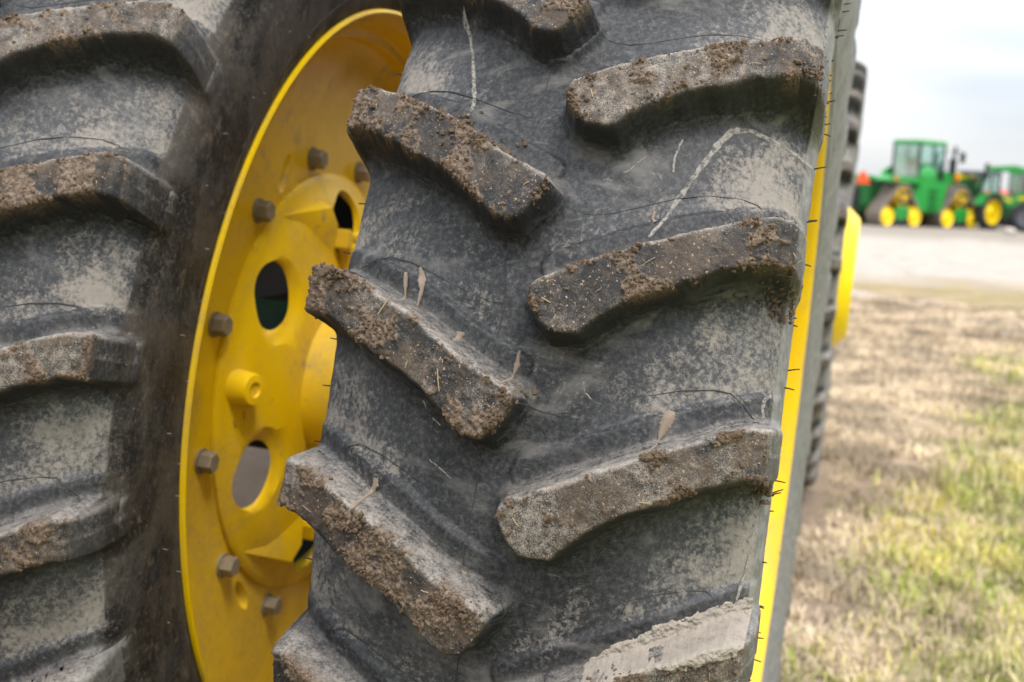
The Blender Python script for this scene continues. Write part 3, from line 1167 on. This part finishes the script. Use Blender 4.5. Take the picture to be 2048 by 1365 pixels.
def bool_apply(obj, cutters):
    for c in cutters:
        md = obj.modifiers.new('cut', 'BOOLEAN')
        md.operation = 'DIFFERENCE'
        md.solver = 'EXACT'
        md.object = c
    dg = bpy.context.evaluated_depsgraph_get()
    me = bpy.data.meshes.new_from_object(obj.evaluated_get(dg))
    old = obj.data
    obj.modifiers.clear()
    obj.data = me
    bpy.data.meshes.remove(old)
    for c in cutters:
        bpy.data.objects.remove(c, do_unlink=True)
    for p in me.polygons:
        p.use_smooth = True
    me.set_sharp_from_angle(angle=rad(38))
    return me


def pol(x, r, th):
    return Vector((x, -r * math.cos(th), r * math.sin(th)))


def cutter(fn):
    mb_ = MB()
    fn(mb_)
    return mb_.build('cutter', M_YEL)


rim_obj = MB().lathe(RIM, 'x', 192, closed=True).build('wheel_rim', M_YEL, None)
cs = []
for a in (66.3, -53.7, 186.3):
    th = rad(a)

    def f(mb_, th=th):
        sph = bmesh.new()
        bmesh.ops.create_uvsphere(sph, u_segments=20, v_segments=12, radius=1)
        M = Matrix.Translation(pol(.098, .420, th)) @ Matrix.Rotation(th, 4, 'X') @ Matrix.Diagonal((.0185, .040, .015, 1))
        sph.transform(M)
        me = bpy.data.meshes.new('t')
        sph.to_mesh(me)
        sph.free()
        mb_.bm.from_mesh(me)
        bpy.data.meshes.remove(me)
    cs.append(cutter(f))
rim_me = bool_apply(rim_obj, cs)
bpy.data.objects.remove(rim_obj)
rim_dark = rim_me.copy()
rim_dark.materials.append(M_SHADE_BLACK)
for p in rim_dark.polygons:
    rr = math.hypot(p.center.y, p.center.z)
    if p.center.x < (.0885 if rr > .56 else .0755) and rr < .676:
        p.material_index = 1  # barrel behind the disc: shade painted on as near black

DISC = [(.0925, .372), (.0925, .386), (.0985, .386), (.1015, .382), (.104, .374), (.1055, .366), (.110, .352), (.117, .335), (.121, .31), (.124, .27), (.128, .235), (.132, .19), (.132, .10), (.132, .02),
        (.122, .02), (.122, .19), (.118, .235), (.114, .27), (.111, .31), (.107, .333), (.100, .349), (.0945, .360)]
disc_obj = MB().lathe(DISC, 'x', 160, closed=True).build('wheel_disc', M_YEL, None)
HOLES = [37.6 + 60 * k for k in range(6)]
cs = []
for a in HOLES:
    th = rad(a)
    M = Matrix.Translation(pol(.09, .302, th))

    def f1(mb_, M=M):
        mb_.lathe([(-.08, .0001), (-.08, .054), (.0, .055), (.022, .057), (.0265, .061), (.0300, .069), (.034, .082), (.05, .10), (.05, .0001)], 'x', 48, M)
    cs.append(cutter(f1))
disc_me = bool_apply(disc_obj, cs)
bpy.data.objects.remove(disc_obj)

hexb = MB()
hexb.lathe([(0, .0), (0, .0205), (.004, .0205), (.004, .0)], 'x', 20)
hexb.lathe([(.004, .0), (.004, .0175), (.022, .0175), (.0245, .0155), (.0245, .0)], 'x', 6)
bolt_me = hexb.mesh('bolt', M_BOLT, angle=25)
studb = MB()
studb.lathe([(-.02, .034), (.0, .033), (.006, .029), (.034, .0265), (.039, .024), (.040, .013), (.036, .011), (.036, .0)], 'x', 32)
stud_me = studb.mesh('boss', M_YEL)


def make_wedge(sg):
    w = MB()
    c0 = 7.4

    def q(x, r, t_):
        return pol(x, r, rad(c0 + sg * (t_ - c0)))
    V = [q(.103, .374, 57), q(.138, .336, 78), q(.144, .302, 80), q(.124, .235, 85), q(.118, .287, 60), q(.110, .346, 79.5)]
    F = [(0, 1, 2), (0, 2, 3, 4), (0, 5, 1), (1, 5, 3, 2), (0, 4, 3, 5)]
    w._add(V, F)
    for (r, t_, sz, x) in ((.270, 88, (.034, .036, .030), .134), (.235, 97, (.030, .05, .03), .134)):
        M = Matrix.Translation(q(x, r, t_)) @ Matrix.Rotation(rad(c0 + sg * (t_ - c0)), 4, 'X')
        w.box((0, 0, 0), sz, M, bev=.004)
    return w.mesh('cast_wedge', M_YEL, angle=30)


wedge_me = {sg: make_wedge(sg) for sg in (-1, 1)}


def dress_rim(x, y, rot, flip, lab):
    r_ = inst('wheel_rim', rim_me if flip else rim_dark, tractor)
    r_['label'] = lab
    place_part(r_, x, y, rot)
    if flip:
        r_.rotation_euler = (rot, 0, math.pi)
    d_ = inst('wheel_disc', disc_me, r_)
    for k in range(12):
        th = rad(21 + 30 * k)
        inst('bolt', bolt_me, r_, Matrix.Translation(pol(.092, .416, th)) @ Matrix.Rotation(th + k * .7, 4, 'X'))
    for k in range(2):
        th = rad(7.4 + 180 * k)
        inst('boss', stud_me, r_, Matrix.Translation(pol(.108, .340, th)) @ Matrix.Rotation(rad(-14), 4, Vector((0, math.sin(th), math.cos(th)))))
        for sg in (-1, 1):
            inst('cast_wedge', wedge_me[sg], r_, Matrix.Rotation(math.pi * k, 4, 'X'))
    return r_


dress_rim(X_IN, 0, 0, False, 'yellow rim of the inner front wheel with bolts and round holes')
outer_rim = dress_rim(X_OUT + .0035, 0, .2, True, 'yellow rim of the outer front wheel')
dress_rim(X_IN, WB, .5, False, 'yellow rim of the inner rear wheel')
dress_rim(X_OUT + .0035, WB, .1, True, 'yellow rim of the outer rear wheel')

# axle, hub drums, protruding rear hub, chassis
for y in (0, WB):
    mb = MB()
    mb.lathe([(-.62, .0), (-.62, .140), (-.50, .138), (-.46, .125), (-.26, .125), (-.22, .150), (-.13, .150), (-.13, .0)], 'x', 48)
    place_part(mb.build('dual_spacer', M_YEL, tractor), 0, y)
    mb = MB()
    mb.lathe([(-2.4, .0), (-2.4, .20), (-1.9, .20), (-1.6, .17), (-1.15, .13), (-1.0, .135), (-.80, .14), (-.625, .14), (-.625, .0)], 'x', 40)
    place_part(mb.build('axle_housing', M_SHADE_GREEN, tractor), 0, y)
mb = MB()
mb.lathe([(.02, .37), (.215, .350), (.226, .345), (.296, .285), (.303, .272), (.303, .10), (.28, .09), (.28, .0)], 'x', 64)
hub = mb.build('rear_hub', M_YEL2, tractor)
place_part(hub, 0, WB)
mb = MB()
mb.box((-2.1, 1.9, -.32), (.62, 6.2, .20), bev=.03)
place_part(mb.build('chassis', M_SHADE_GREEN, tractor))
mb = MB()
mb.box((-2.1, 1.9, .20), (.66, 4.6, .80), bev=.05)
place_part(mb.build('fuel_tank', M_SHADE_BLACK, tractor))  # black block added to give the darkness seen through the rim holes
mb = MB()
mb.prism([(-1.9, .62), (.9, .62), (.9, 1.25), (-1.7, 1.05)], 'x', -2.55, -1.65, bev=.05)
place_part(mb.build('hood', M_GREEN, tractor))
mb = MB()
mb.box((-2.1, 2.1, 1.5), (1.7, 1.8, 1.75), bev=.06, taper=(.9, .92))
place_part(mb.build('cab', M_GREEN, tractor))
mb = MB()
for sx in (-1, 1):
    mb.box((-2.1 + sx * .845, 2.1, 1.62), (.03, 1.45, 1.1), bev=.01)
place_part(mb.build('window', M_GLASS, tractor))
mb = MB()
mb.box((-2.1, 2.1, 2.46), (1.75, 2.0, .2), bev=.06)
place_part(mb.build('roof', M_GREEN, tractor))


# ------------------------------------------------------------------ tractors across the yard
HD = rad(49)                                    # heading in the yard: right and away


def yard_root(name, x, y, yaw, label, cat):
    o = empty(name, (x, y, gz(x, y) if y < 60 else gz(x, y)))
    nrm = Vector((-GX, -GY, 1)).normalized()
    q = Vector((0, 0, 1)).rotation_difference(nrm)
    o.rotation_mode = 'QUATERNION'
    o.rotation_quaternion = q @ Matrix.Rotation(yaw, 3, 'Z').to_quaternion()
    return tag(o, label, cat)


def track_unit(root, cx, cy, out):
    """triangular rubber track: cx along, cy lateral centre, out = -1/+1 outer side"""
    w = .76
    # belt outline in (along, z)
    pts = []
    for (px_, pz, rr, a0, a1) in ((.87, .44, .44, -90, 25), (0.08, 1.30, .54, 35, 150), (-.87, .44, .44, 155, 270)):
        for k in range(9):
            a = rad(a0 + (a1 - a0) * k / 8)
            pts.append((px_ + rr * math.cos(a), pz + rr * math.sin(a)))
    belt = MB()
    n = len(pts)
    cen = (0, .7)
    inn = [(p[0] + (cen[0] - p[0]) * .075, p[1] + (cen[1] - p[1]) * .075) for p in pts]
    V, F = [], []
    for (a, b) in zip(pts, inn):
        for yy in (-w / 2, w / 2):
            V.append((cx + a[0], cy + yy, a[1]))
            V.append((cx + b[0], cy + yy, b[1]))
    for i in range(n):
        j = (i + 1) % n
        o0, i0, o1, i1 = 4 * i, 4 * i + 1, 4 * i + 2, 4 * i + 3
        O0, I0, O1, I1 = 4 * j, 4 * j + 1, 4 * j + 2, 4 * j + 3
        F += [(o0, o1, O1, O0), (i0, I0, I1, i1), (o0, O0, I0, i0), (o1, i1, I1, O1)]
    belt._add(V, F)
    b = belt.build('track_belt', M_BELT, root)
    seglen = [math.dist(pts[i], pts[(i + 1) % n]) for i in range(n)]
    tot = sum(seglen)
    cl = MB()
    for k in range(44):
        s_ = tot * k / 44
        i = 0
        while s_ > seglen[i]:
            s_ -= seglen[i]
            i += 1
        a, c = pts[i], pts[(i + 1) % n]
        f = s_ / seglen[i]
        px_, pz = a[0] + (c[0] - a[0]) * f, a[1] + (c[1] - a[1]) * f
        ang = math.atan2(c[1] - a[1], c[0] - a[0])
        M = Matrix.Translation((cx + px_, cy, pz)) @ Matrix.Rotation(-ang, 4, 'Y')
        cl.box((0, 0, -.02), (.07, w * .96, .06), M)
    co = cl.build('track_bars', M_BELT, b, smooth=False)
    co['kind'] = 'stuff'
    for (px_, pz, rr, nm) in ((.87, .44, .40, 'track_roller'), (-.87, .44, .40, 'track_roller'), (.08, 1.24, .41, 'drive_wheel'), (-.25, .27, .22, 'track_roller'), (.25, .27, .22, 'track_roller')):
        m_ = MB()
        hw = w * .56
        prof = [(-hw, .0), (-hw, rr * .35), (-hw + .06, rr * .5), (-hw + .05, rr * .9), (-hw, rr), (hw, rr), (hw - .05, rr * .9), (hw - .06, rr * .5), (hw, rr * .35), (hw, .0)]
        if nm == 'drive_wheel':
            prof = [(-hw, .0), (-hw, .16), (-hw + .05, .2), (-hw + .05, rr), (hw - .05, rr), (hw - .05, .2), (hw, .16), (hw, .0)]
        m_.lathe(prof, 'y', 28, Matrix.Translation((cx + px_, cy, pz)))
        o = m_.build(nm, (M_YEL if nm == 'drive_wheel' else M_YEL2) if rr > .3 else M_BLACK, root)
        if nm == 'drive_wheel':
            g_ = MB()
            for k in range(5):
                a = 2 * math.pi * k / 5 + .9
                g_.box((cx + px_ + .26 * math.cos(a), cy + out * hw * .98, pz + .26 * math.sin(a)), (.26, .05, .17), None)
            g_.build('wheel_opening', M_BLACK, o)
    m_ = MB()
    m_.prism([(cx - .55, .55), (cx + .55, .55), (cx + .38, .86), (cx - .25, .86)], 'y', cy + out * .34, cy + out * .46, bev=.03)
    m_.prism([(cx - .28, .25), (cx + .28, .25), (cx + .5, .55), (cx - .5, .55)], 'y', cy + out * .30, cy + out * .42, bev=.03)
    m_.build('track_frame', M_GREEN, root)


def cab_parts(root, x0, x1, hw, z0, z1, glass_z0, roof_over=.12, roof_mat=None):
    m_ = MB()
    for px_, py in ((x0, -hw), (x0, hw), (x1, -hw), (x1, hw), ((x0 * .45 + x1 * .55), -hw), ((x0 * .45 + x1 * .55), hw)):
        m_.box((px_, py, (glass_z0 + z1) / 2), (.09, .09, z1 - glass_z0), bev=.015)
    m_.box(((x0 + x1) / 2, 0, glass_z0 - .06), (x1 - x0 + .12, 2 * hw + .12, .12), bev=.02)
    m_.build('cab_frame', M_BLACK, root)
    xm = x0 * .45 + x1 * .55
    for py in (-hw, hw):
        for a, b in ((x0 + .05, xm - .05), (xm + .05, x1 - .05)):
            w_ = MB().box(((a + b) / 2, py, (glass_z0 + z1) / 2), (b - a, .012, z1 - glass_z0 - .02))
            w_.build('window', M_GLASS, root)
    for px_ in (x0, x1):
        w_ = MB().box((px_, 0, (glass_z0 + z1) / 2), (.012, 2 * hw - .10, z1 - glass_z0 - .02))
        w_.build('window', M_GLASS, root)
    m_ = MB()
    m_.box(((x0 + x1) / 2, 0, z1 + .10), (x1 - x0 + 2 * roof_over, 2 * hw + 2 * roof_over, .20), bev=.06, taper=(.93, .93))
    m_.build('roof', roof_mat or M_GREEN, root)
    m_ = MB()
    m_.box((x0 + .55, 0, glass_z0 + .05), (.5, .5, .22), bev=.05)
    m_.box((x0 + .32, 0, glass_z0 + .45), (.16, .5, .75), bev=.05)
    m_.build('seat', M_GREY, root)
    m_ = MB()
    m_.lathe([(-.02, .17), (.02, .17), (.02, .21), (-.02, .21)], 'x', 20, Matrix.Translation((x1 - .45, 0, glass_z0 + .35)) @ Matrix.Rotation(rad(-25), 4, 'Y'), closed=True)
    m_.tube([(x1 - .15, 0, glass_z0 - .1), (x1 - .45, 0, glass_z0 + .35)], .05, 8)
    m_.build('steering_column', M_BLACK, root)


def tracked_tractor():
    # origin: rear track unit's outer face origin handled by shifting; local x forward, y left
    hx, hy = math.cos(HD), math.sin(HD)
    # rear outer roller of the right side (L = 0, lateral -1.5) stands at the measured ground point
    px_, py = 1.37, 53.4
    ox = px_ - 0 * hx - 1.5 * hy
    oy = py - 0 * hy + 1.5 * hx
    root = yard_root('tracked_tractor', ox, oy, HD, 'big green four-track tractor with a tall glass cab across the gravel yard', 'tractor')
    for cx in (.87, 4.83):
        for sd in (-1, 1):
            track_unit(root, cx, sd * (1.5 - .38), sd)
    m_ = MB()
    m_.box((1.2, 0, 1.25), (3.6, 1.1, .9), bev=.06)
    m_.box((5.0, 0, 1.2), (3.2, .9, .8), bev=.06)
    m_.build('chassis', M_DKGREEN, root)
    m_ = MB()
    m_.prism([(4.45, 1.5), (7.25, 1.45), (7.35, 1.75), (7.15, 2.28), (6.4, 2.42), (4.45, 2.50)], 'y', -.62, .62, bev=.07)
    hd = m_.build('hood', M_GREEN, root)
    for sd in (-1, 1):
        m_ = MB()
        m_.prism([(5.3, 2.30), (7.0, 2.13), (7.0, 2.27), (5.3, 2.44)], 'y', sd * .61, sd * .645, bev=.008)
        m_.build('yellow_stripe', M_YEL2, hd)
        m_ = MB()
        m_.box((5.75, sd * .63, 1.85), (.7, .03, .28), bev=.01)
        m_.build('vent', M_BLACK, hd)
    m_ = MB()
    m_.box((6.3, 0, 2.44), (1.0, .7, .05), bev=.02)
    m_.build('hood_stripe', M_YEL2, hd)
    for cx in (.87,):
        for sd in (-1, 1):
            m_ = MB()
            m_.prism([(cx - 1.05, 1.95), (cx - .95, 1.86), (cx + 1.0, 1.86), (cx + 1.15, 1.7), (cx + 1.2, 1.78), (cx + 1.0, 2.12), (cx - .8, 2.15)], 'y', sd * .74, sd * 1.52, bev=.03)
            fo = m_.build('fender', M_GREEN, root)
            m_ = MB()
            m_.box((cx - .55, sd * 1.55, 2.02), (.2, .05, .14), bev=.01)
            m_.build('marker_lamp', M_ORANGE, fo)
    m_ = MB()                                   # fuel tank and steps between the tracks, right and left
    for sd in (-1, 1):
        m_.prism([(1.95, .62), (3.75, .62), (4.0, 1.5), (4.1, 2.0), (1.85, 2.0), (1.75, 1.4)], 'y', sd * .45, sd * 1.34, bev=.08)
    ft = m_.build('fuel_tank', M_GREEN, root)
    for sd in (-1, 1):
        for k in range(4):
            MB().box((3.05, sd * 1.38, .62 + .32 * k), (.55, .14, .05), bev=.01).build('step', M_BLACK, root)
        m_ = MB()
        m_.lathe([(sd * .95, .0), (sd * .95, .50), (sd * 1.18, .46), (sd * 1.25, .34), (sd * 1.25, 0.)], 'y', 28, Matrix.Translation((3.0, 0, 2.12)))
        m_.build('side_pod', M_GREEN, root)
    m_ = MB()
    m_.box((3.58, 0, 1.98), (1.72, 1.5, .22), bev=.05)
    m_.build('cab_base', M_GREEN, root)
    cab_parts(root, 2.75, 4.40, .72, 2.1, 3.58, 2.16)
    m_ = MB()
    m_.tube([(5.25, -.55, 2.35), (5.25, -.55, 3.05)], .17, 14)
    m_.tube([(5.25, -.55, 3.05), (5.35, -.55, 3.35), (5.35, -.55, 3.62)], .075, 12)
    m_.build('exhaust', M_BLACK, root)
    m_ = MB()
    m_.tube([(4.55, -.8, 3.35), (4.75, -1.35, 3.35)], .025, 6)
    m_.box((4.75, -1.42, 3.1), (.07, .26, .45), bev=.02)
    m_.build('mirror', M_BLACK, root)
    for sd in (-1, 1):
        m_ = MB().box((5.35, sd * .78, 2.18), (.22, .12, .26), bev=.02)
        m_.build('marker_lamp', M_ORANGE, root)
    m_ = MB()
    m_.box((-.55, 0, 1.2), (.5, .9, .8), bev=.06)
    m_.tube([(-.7, -.4, .7), (-1.3, -.42, .55)], .06, 8)
    m_.tube([(-.7, .4, .7), (-1.3, .42, .55)], .06, 8)
    m_.build('hitch', M_BLACK, root)
    return root


def far_wheel(root, x, y, r, w, rim_r, rim_mat, out):
    m_ = MB()
    h = w / 2
    m_.lathe([(-h * .85, rim_r), (-h, rim_r * 1.15), (-h, r * .86), (-h * .8, r * .96), (0, r * .985), (h * .8, r * .96), (h, r * .86), (h, rim_r * 1.15), (h * .85, rim_r)], 'y', 40, Matrix.Translation((x, y, r)))
    t_ = m_.build('tyre', M_TYREFAR, root)
    lm = MB()
    for k in range(36):
        a = 2 * math.pi * k / 36
        sd = 1 if k % 2 else -1
        M = Matrix.Translation((x, y, r)) @ Matrix.Rotation(a, 4, 'Y') @ Matrix.Translation((0, sd * h * .45, r * .965)) @ Matrix.Rotation(sd * .7, 4, 'Z')
        lm.box((0, 0, 0), (.07, h * 1.15, .07), M)
    lm.build('tread_bars', M_TYREFAR, t_, smooth=False)['kind'] = 'stuff'
    m_ = MB()
    m_.lathe([(-h * .85, rim_r), (-h * .82, rim_r * .96), (-h * .35, rim_r * .9), (-h * .30, rim_r * .4), (-h * .55, rim_r * .3), (-h * .55, .0)], 'y', 36, Matrix.Translation((x, y, r)))
    m_.lathe([(h * .85, rim_r), (h * .82, rim_r * .96), (h * .35, rim_r * .9), (h * .30, rim_r * .4), (h * .55, rim_r * .3), (h * .55, .0)], 'y', 36, Matrix.Translation((x, y, r)))
    m_.build('wheel_rim', rim_mat, root)


def farm_tractor(name, x, y, yaw, label, paint=M_GREEN, rim=M_YEL2, s=1.0, loader=False, sign=False, roof=None, rr=.55):
    root = yard_root(name, x, y, yaw, label, 'tractor')
    root.scale = (s, s, s)
    for sd in (-1, 1):
        far_wheel(root, 0, sd * .92, .86, .52, rr, rim, sd)
        far_wheel(root, 2.55, sd * .88, .64, .42, .38, rim, sd)
    m_ = MB()
    m_.box((1.2, 0, .85), (3.2, .55, .55), bev=.04)
    m_.tube([(0, -.75, .86), (0, .75, .86)], .14, 12)
    m_.tube([(2.55, -.75, .64), (2.55, .75, .64)], .10, 12)
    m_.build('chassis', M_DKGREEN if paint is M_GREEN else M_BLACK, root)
    m_ = MB()
    m_.prism([(.95, 1.1), (3.15, 1.0), (3.25, 1.3), (3.05, 1.62), (.95, 1.85)], 'y', -.40, .40, bev=.06)
    h_ = m_.build('hood', paint, root)
    m_ = MB()
    for sd in (-1, 1):
        m_.prism([(1.2, 1.50), (3.0, 1.32), (3.0, 1.42), (1.2, 1.62)], 'y', sd * .40, sd * .42)
    m_.build('stripe', M_YEL2 if paint is M_GREEN else M_GREY, h_)
    for sd in (-1, 1):
        m_ = MB()
        P = []
        for k in range(9):
            a = rad(20 + 140 * k / 8)
            P.append((.98 * math.cos(a), .86 + .98 * math.sin(a)))
        Q = [(p[0] * .95, .86 + (p[1] - .86) * .95) for p in P][::-1]
        m_.prism(P + Q, 'y', sd * .62, sd * 1.16)
        f_ = m_.build('fender', paint, root)
        m_ = MB().box((-.55, sd * 1.05, 1.80), (.10, .20, .12), bev=.01)
        m_.build('marker_lamp', M_REDO, f_)
    cab_parts(root, -.45, .95, .66, 1.3, 2.62, 1.55, roof_mat=roof)
    m_ = MB()
    m_.tube([(1.15, -.42, 1.6), (1.15, -.42, 2.6)], .05, 10)
    m_.build('exhaust', M_BLACK, root)
    if sign:
        m_ = MB()
        m_.prism([(-.30, 0), (.30, 0), (.04, .5), (-.04, .5)], 'x', -.56, -.53, Matrix.Translation((0, .35, 1.75)))
        m_.build('warning_triangle', M_REDO, root)
    if loader:
        m_ = MB()
        for sd in (-1, 1):
            m_.prism([(.9, 1.75), (1.2, 2.25), (3.2, 2.75), (4.3, 2.65), (4.35, 2.45), (3.2, 2.50), (1.4, 2.0), (1.1, 1.6)], 'y', sd * .55, sd * .68, bev=.02)
        m_.build('loader_arms', paint, root)
        m_ = MB()
        m_.tube([(1.5, -.62, 1.2), (3.1, -.62, 2.5)], .06, 8)
        m_.tube([(1.5, .62, 1.2), (3.1, .62, 2.5)], .06, 8)
        m_.box((1.25, -.6, 1.35), (.25, .16, 1.0))
        m_.box((1.25, .6, 1.35), (.25, .16, 1.0))
        m_.build('loader_mast', M_GREY, root)
        m_ = MB()
        m_.prism([(4.3, 2.1), (5.0, 2.05), (5.0, 2.10), (4.4, 2.2), (4.4, 2.75), (4.3, 2.8)], 'y', -.95, .95)
        m_.build('bucket', M_BLACK, root)
    return root


tracked_tractor()
farm_tractor('farm_tractor', 5.2, 58.6, HD, 'green wheeled tractor with yellow rims just right of the four-track tractor', s=.92, roof=M_GREY, rr=.61)
farm_tractor('farm_tractor', 10.1, 57.5, rad(172), 'green loader tractor with raised arms at the right edge of the yard', rim=M_GREY, s=1.05, loader=True)
farm_tractor('farm_tractor', 8.2, 66.0, rad(60), 'faded red tractor behind the green loader tractor', paint=M_PINK, rim=M_GREY, s=1.0)
im = yard_root('farm_implement', 0.55, 56.5, rad(90), 'green towed implement with black hopper and orange warning triangle left of the four-track tractor', 'implement')
MB().box((0, 0, .75), (2.2, 1.9, .5), bev=.05).build('implement_frame', M_GREEN, im)
MB().prism([(-.9, 1.0), (.9, 1.0), (1.1, 1.95), (-1.1, 1.95)], 'y', -.95, .55, bev=.06).build('hopper', M_BLACK, im)
MB().prism([(-.8, 1.0), (.8, 1.0), (.8, 1.6), (-.8, 1.6)], 'y', .6, 1.0, bev=.06).build('side_box', M_GREEN, im)
MB().prism([(-.34, 1.75), (.34, 1.75), (.08, 2.30), (-.08, 2.30)], 'x', -1.20, -1.16, Matrix.Translation((0, .30, 0))).build('warning_triangle', M_REDO, im)
MB().tube([(-1.14, .30, 1.0), (-1.14, .30, 2.2)], .03, 8).build('sign_post', M_BLACK, im)
for sd in (-1, 1):
    far_wheel(im, -.3, sd * 1.15, .42, .30, .24, M_YEL2, sd)

st = MB()
t_ = bmesh.new()
bmesh.ops.create_icosphere(t_, subdivisions=3, radius=1)
for v in t_.verts:
    v.co *= 1 + .25 * (fbm(np.array([v.co.x * 1.0 + 3]), np.array([v.co.y + v.co.z * 1.7]), 1.0, 3, 2)[0] - .5)
    v.co.x *= .26
    v.co.y *= .22
    v.co.z *= .16
me = bpy.data.meshes.new('rock')
t_.to_mesh(me)
t_.free()
me.materials.append(M_STONE)
rk = link(bpy.data.objects.new('rock', me))
rk.location = (6.2, 52.5, gz(6.2, 52.5) + .09)
tag(rk, 'pale stone lying on the gravel before the wheeled tractor', 'rock')


# ------------------------------------------------------------------ grass
def grass_mat():
    m, t, p = new_mat('grass_blades')
    g = G(t)
    c = g.attr('tint', 'Color')
    t.links.new(c, p.inputs['Base Color'])
    p.inputs['Roughness'].default_value = 0.7
    p.inputs['Specular IOR Level'].default_value = 0.2
    return m


def make_grass(name, n, dry, label):
    # density falls with distance
    u = rng.random(n)
    y = 0.2 + 15.5 * u ** 1.55
    x = -0.6 + (1.9 + .28 * y + 1.2) * rng.random(n)
    patch = fbm(x, y, .9, 4, 3)
    fine = fbm(x, y, .16, 3, 8)
    lush = sstep(-.30, .45, (patch - .5) * 2.2 + (x - .47 - .105 * y) * 1.3) * (1 - sstep(8.5, 11.5, y))
    keep = (rng.random(n) < (np.clip(1.05 - .72 * lush, .1, 1) if dry else lush * (.35 + .65 * sstep(.38, .62, fbm(x, y, .45, 3, 11))))) & (fine > (.34 if dry else .27))
    keep &= ~((x < .3) & (y < 1.1)) & ~((x < .32) & (np.abs(y - WB) < .75))
    x, y, patch = x[keep], y[keep], patch[keep]
    n = len(x)
    z = gz(x, y)
    fade = sstep(1.6, 3.0, np.abs(x + 0.4) + np.maximum(0, np.abs(y) - 1.0) * 0.5)
    z = z + ((fbm(x, y, 2.5, 4, 2) - .5) * .10 + (fbm(x, y, .5, 2, 5) - .5) * .03) * fade - .006
    a = rng.random(n) * 2 * np.pi
    clump = fbm(x, y, .22, 3, 6)
    L = (.035 + .085 * rng.random(n) * (.5 + clump)) * .75 if dry else (.025 + .075 * rng.random(n) ** 1.5 * (.2 + 1.4 * sstep(.35, .65, clump)))
    lean = (.55 + .85 * rng.random(n)) if dry else (.15 + .75 * rng.random(n))
    wid = (.0012 + .0019 * rng.random(n)) * (1 + y * .10)
    dx, dy = np.cos(a), np.sin(a)
    sx, sy = -dy, dx
    V = np.zeros((n, 5, 3))
    for j, (f, wf) in enumerate(((0, 1.0), (.55, .75))):
        ang = lean * (.6 + .4 * f)
        hx = L * f * np.sin(ang)
        hz = L * f * np.cos(ang) + (.004 if j else 0)
        for q, sg in ((0, -1), (1, 1)):
            V[:, j * 2 + q, 0] = x + dx * hx + sx * wid * sg * wf
            V[:, j * 2 + q, 1] = y + dy * hx + sy * wid * sg * wf
            V[:, j * 2 + q, 2] = z + hz
    V[:, 4, 0] = x + dx * L * np.sin(lean * 1.15)
    V[:, 4, 1] = y + dy * L * np.sin(lean * 1.15)
    V[:, 4, 2] = z + np.maximum(L * np.cos(lean * 1.15), .004)
    base = (np.arange(n) * 5)[:, None]
    T = np.concatenate([base + np.array([[0, 1, 3]]), base + np.array([[0, 3, 2]]), base + np.array([[2, 3, 4]])])
    me = np_mesh(name, V.reshape(-1, 3), T, grass_mat(), smooth=False)
    t = rng.random(n)[:, None]
    if dry:
        c0, c1 = np.array([.22, .155, .095]), np.array([.60, .49, .34])
    else:
        c0, c1 = np.array([.15, .20, .025]), np.array([.47, .46, .11])
    col = c0 + (c1 - c0) * (.65 * t + .35 * np.clip(patch[:, None] * 1.6 - .3, 0, 1))
    tone = fbm(x, y, .28, 4, 13)[:, None]
    col = col * ((.62 + .72 * sstep(.30, .68, tone)) if dry else (.55 + .9 * sstep(.30, .68, tone)))
    if not dry:
        col = np.where(tone > .56, col * np.array([[1.25, 1.08, 1.1]]), col * np.array([[.9, 1.02, .8]]))
        straw = (rng.random(n) < .42)[:, None]
        col = np.where(straw, np.array([[.56, .48, .25]]) * (.7 + .5 * t), col)
    rgba = np.concatenate([np.repeat(col, 5, 0), np.ones((n * 5, 1))], 1)
    a_ = me.attributes.new('tint', 'FLOAT_COLOR', 'POINT')
    a_.data.foreach_set('color', rgba.astype(np.float32).ravel())
    o = link(bpy.data.objects.new(name, me))
    tag(o, label, 'grass', kind='stuff')
    return o


make_grass('dry_grass', 330000, True, 'dry brown flattened grass on the ground beside the tractor wheels')
make_grass('green_grass', 330000, False, 'short yellow green grass growing right of the tractor')
